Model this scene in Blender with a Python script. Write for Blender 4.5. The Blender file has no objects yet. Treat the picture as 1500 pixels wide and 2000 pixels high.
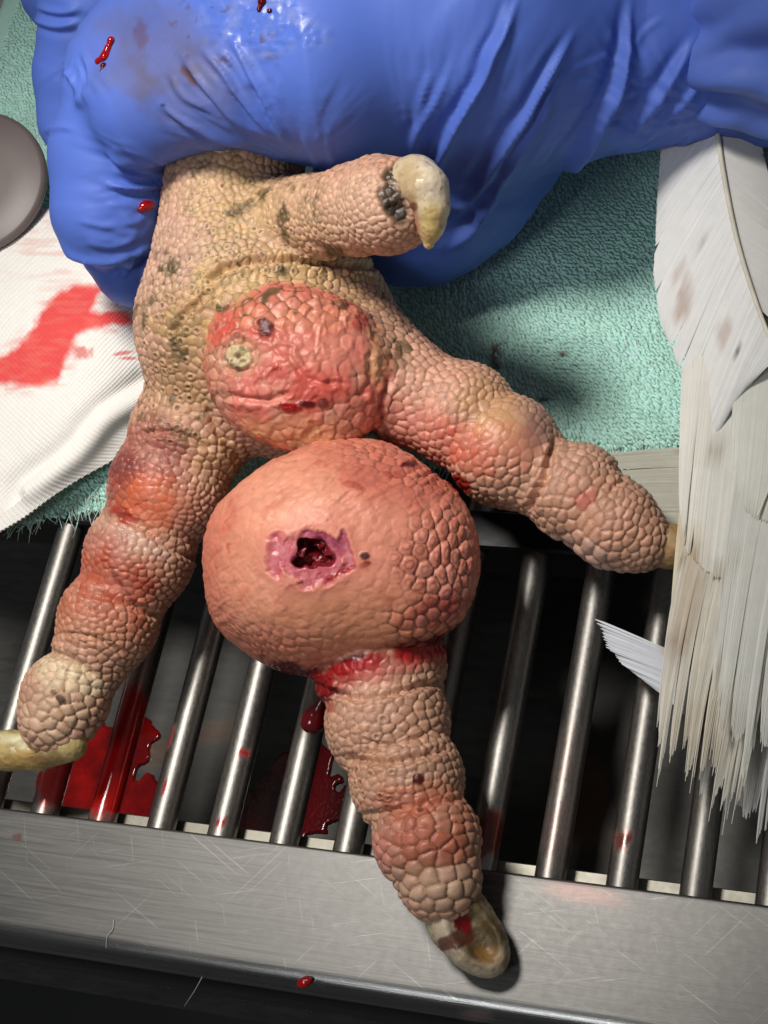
import bpy, math, random
import numpy as np
from mathutils import Matrix, Vector
from mathutils.kdtree import KDTree

rng = np.random.default_rng(7)
random.seed(7)
scene = bpy.context.scene
U = 0.01                                  # the code below thinks in centimetres, the scene is in metres

# ------------------------------------------------------------------ camera
F_PX, DIST = 3500.0, 35.0                 # focal length in pixels of the 1500x2000 photograph, distance in cm
ax_y = np.array([1762., -7940., F_PX]); ax_y /= np.linalg.norm(ax_y)      # grate bars, away from the viewer
ax_x = np.array([9200., 500., -F_PX]); ax_x -= ax_y * ax_x.dot(ax_y); ax_x /= np.linalg.norm(ax_x)
ax_z = np.cross(ax_x, ax_y)
W2C = np.array([ax_x, ax_y, ax_z])        # rows: world axes in camera space (x right, y down, z forward)
CAM = -DIST * W2C[:, 2]
def ray(px, py):
    d = W2C @ np.array([(px - 750.) / F_PX, (py - 1000.) / F_PX, 1.0])
    return d
def at(px, py, z):
    d = ray(px, py)
    return CAM + d * ((z - CAM[2]) / d[2])
def depth(p):
    return float(W2C[:, 2] @ (np.asarray(p) - CAM))
def R(px, p):                             # a length in photo pixels at point p, in cm
    return px * depth(p) / F_PX
def proj(P):
    c = (P - CAM) @ W2C
    return 750. + F_PX * c[:, 0] / c[:, 2], 1000. + F_PX * c[:, 1] / c[:, 2]

cam_d = bpy.data.cameras.new('camera')
cam = bpy.data.objects.new('camera', cam_d); scene.collection.objects.link(cam)
cam_d.sensor_fit = 'VERTICAL'; cam_d.sensor_height = 24.0; cam_d.sensor_width = 18.0
cam_d.lens = 24.0 * F_PX / 2000.0
cam_d.clip_start = 0.01; cam_d.clip_end = 50
rot = Matrix((W2C[:, 0], -W2C[:, 1], -W2C[:, 2])).transposed()
cam.matrix_world = Matrix.Translation(Vector(CAM * U)) @ rot.to_4x4()
scene.camera = cam

# ------------------------------------------------------------------ world, lamp, exposure
world = bpy.data.worlds.new('World'); scene.world = world; world.use_nodes = True
bg = world.node_tree.nodes['Background']
bg.inputs[0].default_value = (0.95, 0.98, 1.0, 1); bg.inputs[1].default_value = 0.095
lamp_d = bpy.data.lights.new('surgical_lamp', 'SPOT'); lamp_d.shadow_soft_size = 0.045
lamp_d.spot_size = math.radians(46); lamp_d.spot_blend = 1.0
lamp_d.energy = 7.0; lamp_d.color = (1.0, 0.955, 0.89)
lamp = bpy.data.objects.new('surgical_lamp', lamp_d); scene.collection.objects.link(lamp)
LAMP = np.array([-6.5, 4.5, 42.0]); TARGET = np.array([-2.6, 1.5, 0.0])
lamp.location = Vector(LAMP * U)
lamp.rotation_euler = Vector(TARGET - LAMP).to_track_quat('-Z', 'Y').to_euler()
room_d = bpy.data.lights.new('room_lamp', 'AREA'); room_d.shape = 'DISK'; room_d.size = 0.22
room_d.energy = 1.3; room_d.color = (0.93, 0.97, 1.0)
room = bpy.data.objects.new('room_lamp', room_d); scene.collection.objects.link(room)
ROOM = np.array([-16.0, -52.0, 72.0]); room.location = Vector(ROOM * U); room.rotation_euler = Vector(-ROOM).to_track_quat('-Z', 'Y').to_euler()
vs = scene.view_settings
vs.view_transform = 'Standard'; vs.look = 'None'; vs.gamma = 1.0; vs.exposure = 0.0; vs.use_curve_mapping = False
scene.cycles.use_denoising = True
scene.cycles.max_bounces = 6

# ------------------------------------------------------------------ helpers
def s2l(*c):
    c = np.array(c, float) / 255.
    return np.where(c <= .04045, c / 12.92, ((c + .055) / 1.055) ** 2.4)
def sstep(a, b, x):
    t = np.clip((x - a) / (b - a), 0, 1); return t * t * (3 - 2 * t)
_TAB = np.random.default_rng(99).random(4096).astype(np.float32) * 2 - 1
def vnoise(P, s=1.0, seed=0):             # value noise, -1..1, s = feature size
    P = (np.asarray(P) / s).astype(np.float32)
    i = np.floor(P); f = P - i; f = f * f * (3 - 2 * f); i = i.astype(np.int32)
    hx = [i[:, 0] * 7919 + seed * 613, (i[:, 0] + 1) * 7919 + seed * 613]
    hy = [i[:, 1] * 104729, (i[:, 1] + 1) * 104729]
    hz = [i[:, 2] * 1299709, (i[:, 2] + 1) * 1299709]
    def g(a, b, c):
        n = hx[a] ^ hy[b] ^ hz[c]; n = n ^ (n >> 11); n = n * 668265263
        return _TAB[(n >> 13) & 4095]
    fx, fy, fz = f[:, 0], f[:, 1], f[:, 2]
    def lx(b, c):
        u = g(0, b, c); return u + (g(1, b, c) - u) * fx
    def ly(c):
        u = lx(0, c); return u + (lx(1, c) - u) * fy
    u = ly(0)
    return (u + (ly(1) - u) * fz).astype(np.float64)
def fbm(P, s=1.0, o=3, seed=0):
    r = 0; a = 1; t = 0
    for k in range(o):
        r = r + a * vnoise(P, s / 2 ** k, seed + k * 17); t += a; a *= .55
    return r / t
def P2(px, py):                           # photo pixels as a noise domain
    return np.stack([px, py, np.zeros_like(px)], 1)

def link(o, parent=None):
    scene.collection.objects.link(o)
    if parent is not None: o.parent = parent
    return o
def mesh_obj(name, V, F, mat, parent=None, smooth=True, attrs=None, origin=None):
    """one mesh object; V in cm"""
    V = np.asarray(V, float)
    me = bpy.data.meshes.new(name)
    if isinstance(F, np.ndarray):
        nv, nf, k = len(V), len(F), F.shape[1]
        o0 = np.zeros(3) if origin is None else np.asarray(origin)
        me.vertices.add(nv); me.vertices.foreach_set('co', ((V - o0) * U).astype(np.float32).ravel())
        me.loops.add(nf * k); me.loops.foreach_set('vertex_index', F.astype(np.int32).ravel())
        me.polygons.add(nf)
        me.polygons.foreach_set('loop_start', np.arange(nf, dtype=np.int32) * k)
        me.update(calc_edges=True)
    else:
        o0 = np.zeros(3) if origin is None else np.asarray(origin)
        me.from_pydata([tuple(v) for v in (V - o0) * U], [], F); me.update()
    if smooth:
        me.polygons.foreach_set('use_smooth', np.ones(len(me.polygons), bool))
    for n, v in (attrs or {}).items():
        v = np.asarray(v, np.float32)
        if v.ndim == 2:
            a = me.attributes.new(n, 'FLOAT_COLOR', 'POINT')
            a.data.foreach_set('color', np.concatenate([v, np.ones((len(v), 1), np.float32)], 1).ravel())
        else:
            a = me.attributes.new(n, 'FLOAT', 'POINT'); a.data.foreach_set('value', v)
    me.validate()
    if mat: me.materials.append(mat)
    o = bpy.data.objects.new(name, me)
    if origin is not None and parent is None: o.location = Vector(np.asarray(origin) * U)
    return link(o, parent)
def tag(o, label=None, cat=None, group=None, kind=None):
    if label: o['label'] = label
    if cat: o['category'] = cat
    if group: o['group'] = group
    if kind: o['kind'] = kind
    return o
def empty(name, label, cat, group=None):
    return tag(link(bpy.data.objects.new(name, None)), label, cat, group)

# --- signed distance modelling -----------------------------------------------------------
def sph(c, r): return ('s', np.array(c, float), r)
def cone(a, b, ra, rb): return ('c', np.array(a, float), np.array(b, float), ra, rb)
def ell(c, r, M=None): return ('e', np.array(c, float), np.array(r, float), np.eye(3) if M is None else M)
def dprim(p, P):
    if p[0] == 's': return np.linalg.norm(P - p[1], axis=1) - p[2]
    if p[0] == 'c':
        a, b, ra, rb = p[1:]; ab = b - a
        t = np.clip(((P - a) @ ab) / ab.dot(ab), 0, 1)
        return np.linalg.norm(P - a - t[:, None] * ab, axis=1) - (ra + (rb - ra) * t)
    q = (P - p[1]) @ p[3].T
    k0 = np.linalg.norm(q / p[2], axis=1); k1 = np.linalg.norm(q / p[2] ** 2, axis=1) + 1e-9
    return k0 * (k0 - 1) / k1
def smin(a, b, k):
    h = np.clip(.5 + .5 * (b - a) / k, 0, 1); return b + (a - b) * h - k * h * (1 - h)
def smax(a, b, k): return -smin(-a, -b, k)
def make_sdf(ops):
    """ops: (prim, k) union, (prim, k, 'cut') subtraction, (list, k) union of a sub-chain"""
    def f(P):
        d = None
        for op in ops:
            v = make_sdf(op[0])(P) if isinstance(op[0], list) else dprim(op[0], P)
            if d is None: d = v
            elif len(op) > 2: d = smax(d, -v, op[1])
            else: d = smin(d, v, op[1])
        return d if d is not None else np.full(len(P), 5.0)
    f.local = lambda c, r: make_sdf(cull(ops, c, r))
    return f
def cull(ops, c, r):                      # the pieces that matter within r of c
    out = []
    for op in ops:
        if isinstance(op[0], list):
            sub = cull(op[0], c, r)
            if sub: out.append((sub,) + tuple(op[1:]))
        elif dprim(op[0], c[None])[0] - r < 1.1: out.append(op)
    return out
def ev(f, P, tile=1.6):
    if not hasattr(f, 'local') or len(P) < 20000: return f(P)
    k = np.floor(P / tile).astype(np.int64); key = (k[:, 0] * 4096 + k[:, 1]) * 4096 + k[:, 2]
    o = np.argsort(key, kind='stable'); cut = np.nonzero(np.diff(key[o]))[0] + 1
    out = np.empty(len(P))
    for g in np.split(o, cut):
        c = (k[g[0]] + .5) * tile
        out[g] = f.local(c, tile * .87)(P[g])
    return out
def grad(f, P, e=.02):
    g = np.stack([f(P + np.eye(3)[i] * e) - f(P - np.eye(3)[i] * e) for i in range(3)], 1)
    return g / (np.linalg.norm(g, axis=1)[:, None] + 1e-12)
def sdf_mesh(f, lo, hi, h, B=4, project=2):
    lo = np.array(lo, float); hi = np.array(hi, float)
    nb = np.ceil((hi - lo) / (h * B)).astype(int)
    g = np.stack(np.meshgrid(*[np.arange(n) for n in nb], indexing='ij'), -1).reshape(-1, 3)
    d = ev(f, lo + (g + .5) * h * B)
    act = g[np.abs(d) < h * B * 1.15]
    k = np.arange(B + 1)
    loc = np.stack(np.meshgrid(k, k, k, indexing='ij'), -1).reshape(-1, 3)
    vals = []
    for a in [act]:
        pts = lo + ((a[:, None] * B + loc[None]).reshape(-1, 3)) * h
        vals.append(ev(f, pts).reshape(-1, B + 1, B + 1, B + 1))
    v = np.concatenate(vals)
    corners = [(a, b, c) for a in (0, 1) for b in (0, 1) for c in (0, 1)]
    cv = np.stack([v[:, a:a + B, b:b + B, c:c + B] for a, b, c in corners], -1)
    cells = (act[:, None, None, None] * B + np.stack(np.meshgrid(k[:-1], k[:-1], k[:-1], indexing='ij'), -1)[None])
    cv = cv.reshape(-1, 8); cells = cells.reshape(-1, 3)
    s = cv < 0
    m = s.any(1) & ~s.all(1)
    cv, cells, s = cv[m], cells[m], s[m]
    N = nb * B + 2
    key = (cells[:, 0] * N[1] + cells[:, 1]) * N[2] + cells[:, 2]
    o = np.argsort(key); key, cv, cells, s = key[o], cv[o], cells[o], s[o]
    acc = np.zeros((len(cells), 3)); cnt = np.zeros(len(cells))
    C = np.array(corners, float)
    for i in range(8):
        for j in range(i + 1, 8):
            if np.abs(C[i] - C[j]).sum() == 1:
                x = s[:, i] != s[:, j]
                t = cv[x, i] / (cv[x, i] - cv[x, j])
                acc[x] += C[i] + t[:, None] * (C[j] - C[i]); cnt[x] += 1
    V = lo + (cells + acc / cnt[:, None]) * h
    F = []
    ax = [4, 2, 1]                         # corner index of +x, +y, +z
    for a in range(3):
        x = np.nonzero(s[:, 0] != s[:, ax[a]])[0]
        b, c = (a + 1) % 3, (a + 2) % 3
        def look(db, dc):
            q = cells[x].copy(); q[:, b] += db; q[:, c] += dc
            kk = (q[:, 0] * N[1] + q[:, 1]) * N[2] + q[:, 2]
            i = np.minimum(np.searchsorted(key, kk), len(key) - 1)
            return np.where(key[i] == kk, i, -1)
        q = np.stack([x, look(-1, 0), look(-1, -1), look(0, -1)], 1)
        ok = (q >= 0).all(1); sg = s[x, 0][ok]; q = q[ok]
        q[~sg] = q[~sg][:, ::-1]
        F.append(q)
    F = np.concatenate(F)[:, ::-1] if True else None
    F = F[:, ::-1]
    for _ in range(project):
        n = vnormals(V, F); n *= np.sign(np.sum(n[::53] * grad(f, V[::53]), 1).mean()); V = V - n * np.clip(ev(f, V), -h, h)[:, None] * .8
    return V, F
def vnormals(V, F):
    n = np.cross(V[F[:, 2]] - V[F[:, 0]], V[F[:, 3]] - V[F[:, 1]])
    out = np.zeros_like(V)
    for k in range(4):
        for c in range(3): out[:, c] += np.bincount(F[:, k], n[:, c], len(V))
    return out / (np.linalg.norm(out, axis=1)[:, None] + 1e-12)
def smooth_field(x, F, it):
    n = len(x)
    for _ in range(it):
        acc = np.zeros(n); c = np.zeros(n)
        for k in range(4):
            a, b = F[:, k], F[:, (k + 1) % 4]
            acc += np.bincount(a, x[b], n) + np.bincount(b, x[a], n); c += np.bincount(a, minlength=n) + np.bincount(b, minlength=n)
        x = .5 * x + .5 * acc / np.maximum(c, 1)
    return x
def hit(f, px, py, zmax=12):
    """where the view ray of a photo pixel meets a surface: used to find where things touch"""
    d = ray(px, py); d = d / np.linalg.norm(d)
    p = at(px, py, zmax)
    for _ in range(200):
        v = float(f(p[None])[0])
        if v < .002: break
        p = p + d * v * .8
        if p[2] < -6: break
    return p
def q(px, py, z, r):                      # (centre, radius in cm) from a photo pixel, height and pixel radius
    p = at(px, py, z); return p, R(r, p)
def chain(pts, k):
    """a limb: round cones through a list of (px,py,z,r), as one sub-chain"""
    o = []
    pr = [q(*p) for p in pts]
    for (a, ra), (b, rb) in zip(pr[:-1], pr[1:]): o.append((cone(a, b, ra, rb), k))
    return o
def rotz_img(ang, tilt=True):
    """axes of an ellipsoid whose x lies at `ang` degrees in the picture, z towards the lens"""
    a = math.radians(ang)
    ex = W2C @ np.array([math.cos(a), math.sin(a), 0]); ey = W2C @ np.array([-math.sin(a), math.cos(a), 0]); ez = -W2C[:, 2]
    return np.array([ex, ey, ez])
def seg_dist(x, y, pts, reach=120):
    """distance in pixels to a polyline, and position 0..1 along it"""
    pa = np.array(pts); lo_, hi_ = pa.min(0) - reach, pa.max(0) + reach
    sel = (x > lo_[0]) & (x < hi_[0]) & (y > lo_[1]) & (y < hi_[1])
    D, T, S = np.full(len(x), 1e6), np.zeros(len(x)), np.ones(len(x))
    if sel.any(): D[sel], T[sel], S[sel] = seg_dist_(x[sel], y[sel], pts)
    return D, T, S
def seg_dist_(x, y, pts):
    best = np.full(len(x), 1e9); par = np.zeros(len(x)); side = np.zeros(len(x)); n = len(pts) - 1
    for i in range(n):
        a = np.array(pts[i], float); b = np.array(pts[i + 1], float); ab = b - a
        t = np.clip(((x - a[0]) * ab[0] + (y - a[1]) * ab[1]) / ab.dot(ab), 0, 1)
        dx, dy = x - a[0] - t * ab[0], y - a[1] - t * ab[1]
        d = np.hypot(dx, dy); m = d < best
        best[m] = d[m]; par[m] = (i + t[m]) / n
        side[m] = np.sign(ab[0] * dy[m] - ab[1] * dx[m])
    return best, par, side
def smooth_poly(pts, n=24):
    """Catmull-Rom through points of any dimension"""
    p = np.array(pts, float); p = np.vstack([2 * p[0] - p[1], p, 2 * p[-1] - p[-2]])
    out = []
    m = len(p) - 3
    for u in np.linspace(0, m - 1e-6, n):
        i = int(u); t = u - i; a, b, c, d = p[i:i + 4]
        out.append(.5 * (2 * b + (c - a) * t + (2 * a - 5 * b + 4 * c - d) * t * t + (3 * b - a - 3 * c + d) * t ** 3))
    return np.array(out)
def blobmask(x, y, cx, cy, rx, ry, ang=0, soft=.4, jag=.3, size=30, seed=1):
    a = math.radians(ang); dx, dy = x - cx, y - cy
    u, v = dx * math.cos(a) + dy * math.sin(a), -dx * math.sin(a) + dy * math.cos(a)
    d = np.hypot(u / rx, v / ry); out = np.zeros(len(x)); m = d < 1 + soft + jag
    if m.any(): out[m] = 1 - sstep(1 - soft, 1 + soft, d[m] + jag * fbm(P2(x[m], y[m]), size, 3, seed))
    return out
def paint(col, m, c): return col + (np.asarray(c) - col) * m[:, None]

# ------------------------------------------------------------------ materials
def nodes_of(name):
    m = bpy.data.materials.new(name); m.use_nodes = True
    return m, m.node_tree, m.node_tree.nodes['Principled BSDF']
def N(nt, t, **kw):
    n = nt.nodes.new(t)
    for k, v in kw.items():
        if isinstance(k, str) and hasattr(n, k): setattr(n, k, v)
    return n
def tex_coord(nt, scale=(1, 1, 1), rotation=(0, 0, 0)):
    tc = N(nt, 'ShaderNodeTexCoord'); mp = N(nt, 'ShaderNodeMapping')
    nt.links.new(tc.outputs['Object'], mp.inputs[0])
    mp.inputs['Scale'].default_value = [s / U for s in scale]; mp.inputs['Rotation'].default_value = rotation
    return mp.outputs[0]
def noise(nt, vec, scale, detail=3, rough=.5):
    n = N(nt, 'ShaderNodeTexNoise'); n.inputs['Scale'].default_value = scale
    n.inputs['Detail'].default_value = detail; n.inputs['Roughness'].default_value = rough
    nt.links.new(vec, n.inputs['Vector']); return n.outputs['Fac']
def math_n(nt, op, a, b=None, clamp=False):
    n = N(nt, 'ShaderNodeMath', operation=op); n.use_clamp = clamp
    for i, v in enumerate((a, b)):
        if v is None: continue
        if isinstance(v, (int, float)): n.inputs[i].default_value = v
        else: nt.links.new(v, n.inputs[i])
    return n.outputs[0]
def mixc(nt, fac, a, b, mode='MIX'):
    n = N(nt, 'ShaderNodeMix', data_type='RGBA', blend_type=mode)
    for i, v in ((0, fac), (6, a), (7, b)):
        if hasattr(v, 'links') or hasattr(v, 'is_linked'): nt.links.new(v, n.inputs[i])
        elif i == 0: n.inputs[0].default_value = v
        else: n.inputs[i].default_value = tuple(v) + (1,) if len(v) == 3 else v
    return n.outputs[2]
def ramp(nt, fac, stops):
    n = N(nt, 'ShaderNodeValToRGB')
    while len(n.color_ramp.elements) < len(stops): n.color_ramp.elements.new(.5)
    for e, (p, c) in zip(n.color_ramp.elements, stops):
        e.position = p; e.color = tuple(c) + (1,) if len(c) == 3 else c
    nt.links.new(fac, n.inputs[0]); return n.outputs[0]
def bump(nt, b, height, strength, dist):
    n = N(nt, 'ShaderNodeBump'); n.inputs['Strength'].default_value = strength; n.inputs['Distance'].default_value = dist * U
    nt.links.new(height, n.inputs['Height']); nt.links.new(n.outputs[0], b.inputs['Normal']); return n
def attr(nt, name):
    return N(nt, 'ShaderNodeAttribute', attribute_name=name)

def painted(name, sss=0.0, radius=(.12, .05, .03), bump_size=.04, bump_h=.004, spec=.5, coat=False, mottled=.12, mott_size=.25):
    """material whose pigment and wetness come from the mesh's own attributes"""
    m, nt, b = nodes_of(name)
    v = tex_coord(nt)
    c = attr(nt, 'pigment').outputs['Color']
    n1 = noise(nt, v, 1 / mott_size, 4, .6)
    f = math_n(nt, 'MULTIPLY_ADD', n1, 2 * mottled); nt.nodes[-1].inputs[2].default_value = 1 - mottled
    mul = N(nt, 'ShaderNodeVectorMath', operation='SCALE'); nt.links.new(c, mul.inputs[0]); nt.links.new(f, mul.inputs['Scale'])
    nt.links.new(mul.outputs[0], b.inputs['Base Color'])
    r = attr(nt, 'rough').outputs['Fac']
    n2 = noise(nt, v, 1 / .09, 3, .6)
    rr = math_n(nt, 'MULTIPLY_ADD', n2, .3); nt.nodes[-1].inputs[2].default_value = -.15
    nt.links.new(math_n(nt, 'ADD', r, rr, True), b.inputs['Roughness'])
    b.inputs['Specular IOR Level'].default_value = spec
    if sss:
        b.inputs['Subsurface Weight'].default_value = sss; b.inputs['Subsurface Radius'].default_value = radius
        b.inputs['Subsurface Scale'].default_value = U
    bump(nt, b, noise(nt, v, 1 / bump_size, 4, .65), .6, bump_h)
    return m
def simple(name, col, rough=.5, metal=0., spec=.5, bsize=None, bh=0., trans=0.):
    m, nt, b = nodes_of(name)
    b.inputs['Base Color'].default_value = tuple(col) + (1,); b.inputs['Roughness'].default_value = rough
    b.inputs['Metallic'].default_value = metal; b.inputs['Specular IOR Level'].default_value = spec
    if bsize:
        v = tex_coord(nt); n1 = noise(nt, v, 1 / bsize, 3)
        bump(nt, b, n1, .6, bh)
        nt.links.new(mixc(nt, n1, np.array(col) * .75, np.minimum(np.array(col) * 1.2, 1)), b.inputs['Base Color'])
    return m

M_SKIN = painted('scaly_skin', sss=.15, radius=(.13, .05, .03), bump_size=.045, bump_h=.013, mottled=.16, mott_size=.3)
M_HORN = painted('claw_horn', sss=.1, bump_size=.05, bump_h=.010, mottled=.14, mott_size=.15)
M_GLOVE = painted('nitrile', bump_size=.03, bump_h=.003, mottled=.05, mott_size=.6, spec=.32)
M_BLOOD = simple('fresh_blood', s2l(150, 10, 12), .10, bsize=.12, bh=.01)
M_DARKBLOOD = simple('clotted_blood', s2l(88, 8, 14), .12, bsize=.1, bh=.01)
M_FEATHER = painted('feather_barbs', bump_size=.02, bump_h=.001, mottled=.08, mott_size=.3, spec=.3)
M_SHAFT = simple('feather_shaft', s2l(222, 216, 196), .4, bsize=.3, bh=.004)

def brushed(name, base, rough, grain=(1.2, 60, 60), dirt=.3, spots=None, scratch=False):
    m, nt, b = nodes_of(name)
    v = tex_coord(nt, grain); v0 = tex_coord(nt)
    n1 = noise(nt, v, 1.0, 5, .7); n2 = noise(nt, v0, .8, 5, .6); n3 = noise(nt, v0, 6, 3, .6)
    c = ramp(nt, n1, [(.25, np.array(base) * .62), (.5, np.array(base)), (.75, np.minimum(np.array(base) * 1.3, 1))])
    c = mixc(nt, math_n(nt, 'MULTIPLY', n2, dirt), c, np.array(base) * .45)
    if spots is not None:
        a = attr(nt, 'stain'); c = mixc(nt, a.outputs['Fac'], c, attr(nt, 'pigment').outputs['Color'])
        nt.links.new(math_n(nt, 'SUBTRACT', 1.0, a.outputs['Fac'], True), b.inputs['Metallic'])
    else: b.inputs['Metallic'].default_value = 1.0
    nt.links.new(c, b.inputs['Base Color'])
    r = math_n(nt, 'MULTIPLY_ADD', n1, .25); nt.nodes[-1].inputs[2].default_value = rough - .12
    r2 = math_n(nt, 'MULTIPLY_ADD', n3, .08); nt.nodes[-1].inputs[2].default_value = -.04
    r = math_n(nt, 'ADD', r, r2, True)
    if spots is not None:
        mr = N(nt, 'ShaderNodeMix'); nt.links.new(attr(nt, 'stain').outputs['Fac'], mr.inputs[0]); nt.links.new(r, mr.inputs[2]); mr.inputs[3].default_value = spots
        r = mr.outputs[0]
    nt.links.new(r, b.inputs['Roughness'])
    if scratch:
        for ang_, sc_, thr in ((.5, (.35, 22, 22), .69), (-.25, (.5, 30, 30), .70), (1.2, (.5, 18, 18), .71), (-.9, (.4, 26, 26), .71)):
            mp2 = N(nt, 'ShaderNodeMapping'); nt.links.new(tex_coord(nt, (1, 1, 1), (0, 0, ang_)), mp2.inputs[0]); mp2.inputs['Scale'].default_value = sc_
            ns_ = noise(nt, mp2.outputs[0], 1.0, 2, .5)
            k_ = math_n(nt, 'GREATER_THAN', ns_, thr); old = b.inputs['Base Color'].links[0].from_socket
            nt.links.new(mixc(nt, math_n(nt, 'MULTIPLY', k_, .15), old, (.6, .6, .59)), b.inputs['Base Color'])
    if scratch:
        old = b.inputs['Roughness'].links[0].from_socket; mr = N(nt, 'ShaderNodeMix'); nt.links.new(attr(nt, 'polish').outputs['Fac'], mr.inputs[0]); nt.links.new(old, mr.inputs[2]); mr.inputs[3].default_value = .24
        nt.links.new(mr.outputs[0], b.inputs['Roughness'])
    bump(nt, b, n1, .5, .006 if scratch else .004)
    return m
M_RIM = brushed('brushed_steel', s2l(120, 119, 117), .47, (.4, 16, 16), .35, spots=.25, scratch=True)
M_BAR = brushed('bar_steel', s2l(150, 147, 142), .44, (26, 10, 26), spots=.14)
M_LEDGE = brushed('dirty_ledge', s2l(176, 172, 160), .5, (4, 4, 4), 1.0)
M_PAN = brushed('pan_steel', s2l(96, 95, 93), .55, (1, 5, 5), 1.0, spots=.12)

# ------------------------------------------------------------------ setting: floor under the table
f_ = tag(mesh_obj('floor', [(-60, -60, -70), (60, -60, -70), (60, 80, -70), (-60, 80, -70)], [(0, 1, 2, 3)],
                  simple('dark_floor', (.02, .02, .021), .7, bsize=8, bh=.1), smooth=False), kind='structure')

# ------------------------------------------------------------------ steel grate
def bevel_profile_x(x0, x1, prof, nx):
    """extrude a closed (y,z) profile along x with nx sections"""
    xs = np.linspace(x0, x1, nx); n = len(prof)
    V = np.array([(x, y, z) for x in xs for y, z in prof])
    F = [(i * n + j, i * n + (j + 1) % n, (i + 1) * n + (j + 1) % n, (i + 1) * n + j) for i in range(nx - 1) for j in range(n)]
    F += [tuple(range(n))[::-1], tuple((nx - 1) * n + j for j in range(n))]
    return V, F
grate = empty('metal_grate', 'brushed steel grate of parallel round bars under the foot', 'grate')
y_back = at(750, 1672, 0)[1]; y_front = at(750, 1962, 0)[1]
RB = .42
prof = [(y_back, -1.5), (y_back, -.06)] + [(y_back - .06 + .06 * math.cos(a), -.06 + .06 * math.sin(a)) for a in np.linspace(.3, 1.57, 4)]
ny = 60
prof += [(y, 0.0) for y in np.linspace(y_back - .08, y_front + RB, ny)[1:]]
prof += [(y_front + RB - RB * math.sin(a), -RB + RB * math.cos(a)) for a in np.linspace(.15, 1.57, 9)]
prof += [(y_front, -2.2), (y_front + .3, -2.2), (y_front + .3, -.75), (y_back - .3, -.7), (y_back - .3, -1.5)]
V, F = bevel_profile_x(-12, 13, prof, 260)
px, py = proj(V)
stain = .45 * blobmask(px, py, 1140, 1745, 70, 20, 8, .6, .35, 25) * (V[:, 2] > -.1)
stain = np.maximum(stain, .9 * blobmask(px, py, 35, 1635, 9, 7, 0, .3, .1))
stain = np.maximum(stain, .45 * blobmask(px, py, 930, 1985, 26, 12, 0, .6, .3))
colr = np.tile(s2l(112, 72, 64), (len(V), 1))
mesh_obj('rim', V, F, M_RIM, grate, attrs={'pigment': colr, 'stain': stain, 'polish': sstep(y_front + RB + .05, y_front + RB * .6, V[:, 1]) * (V[:, 2] > -1)})
rim_o = grate.children[0]
# bars
BAR_R = .275; BAR_Z = -.36
yb1 = y_back + 13.5
bar_px = [-75, 55, 186, 312, 442, 570, 697, 826, 955, 1082, 1212, 1343, 1478, 1612]
def tube_y(x, y0, y1, r, z, ny=90, nr=20):
    ys = np.linspace(y0, y1, ny); an = np.linspace(0, 2 * math.pi, nr, endpoint=False)
    V = np.array([(x + r * math.cos(a), y, z + r * math.sin(a)) for y in ys for a in an])
    F = np.array([(i * nr + j, i * nr + (j + 1) % nr, (i + 1) * nr + (j + 1) % nr, (i + 1) * nr + j) for i in range(ny - 1) for j in range(nr)])
    return V, F[:, ::-1]
bars_at_rim = [at(p, 1583 + .1195 * p, BAR_Z + .2)[0] for p in bar_px]
fitx = np.polyfit(np.arange(len(bar_px)), bars_at_rim, 1)
for i, p in enumerate(bar_px):
    x = fitx[1] + fitx[0] * i
    V, F = tube_y(x, y_back - .2, yb1, BAR_R, BAR_Z)
    px, py = proj(V); st = np.zeros(len(V)); c = np.tile(s2l(168, 14, 12), (len(V), 1))
    up = V[:, 2] > BAR_Z - .15
    for (cx, cy, rx, ry, a, s_) in [(215, 1500, 62, 105, 15, 1), (110, 1520, 34, 60, 20, .9), (330, 1440, 8, 26, 15, .9), (322, 1540, 6, 18, 15, .9),
                                    (432, 1603, 13, 9, 0, 1), (478, 1470, 10, 10, 0, 1), (245, 1400, 40, 70, 15, .95)]:
        st = np.maximum(st, s_ * blobmask(px, py, cx, cy, rx, ry, a, .18, .28, 22) * up)
    m1 = blobmask(px, py, 960, 1625, 30, 46, 15, .2, .3, 15) * up
    m2 = blobmask(px, py, 1213, 1640, 21, 17, 0, .15, .2, 15) * up * .9
    m3 = blobmask(px, py, 1090, 1620, 40, 70, 15, .5, .5, 25) * up * .35
    m3 = np.maximum(m3, blobmask(px, py, 1108, 1480, 30, 60, 15, .5, .5, 25) * up * .25)
    c = paint(c, np.clip(m1 + m2 + m3, 0, 1) > .05, s2l(98, 38, 26)) if False else c
    mm = np.maximum(np.maximum(m1, m2), m3)
    c[mm > .03] = s2l(110, 45, 30)
    st = np.maximum(st, mm)
    mesh_obj('bar', V, F, M_BAR, grate, attrs={'pigment': c, 'stain': st})
# ledge under the bars behind the rim, far cross rail
V, F = bevel_profile_x(-12, 13, [(y_back + .02, -1.35), (y_back + .02, -.72), (y_back + .34, -.72), (y_back + .36, -.74), (y_back + .36, -1.35)], 60)
mesh_obj('ledge', V, F, M_LEDGE, grate, smooth=False)
yr = at(1150, 1085, -.1)[1]
V, F = bevel_profile_x(-12, 13, [(yr, -1.2), (yr, -.1), (yr + .05, -.04), (yr + .75, -.04), (yr + .8, -.1), (yr + .8, -1.2)], 40)
mesh_obj('cross_rail', V, F, simple('dark_rail', s2l(70, 70, 70), .35, 1.0, bsize=.4, bh=.01), grate, smooth=False)

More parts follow.
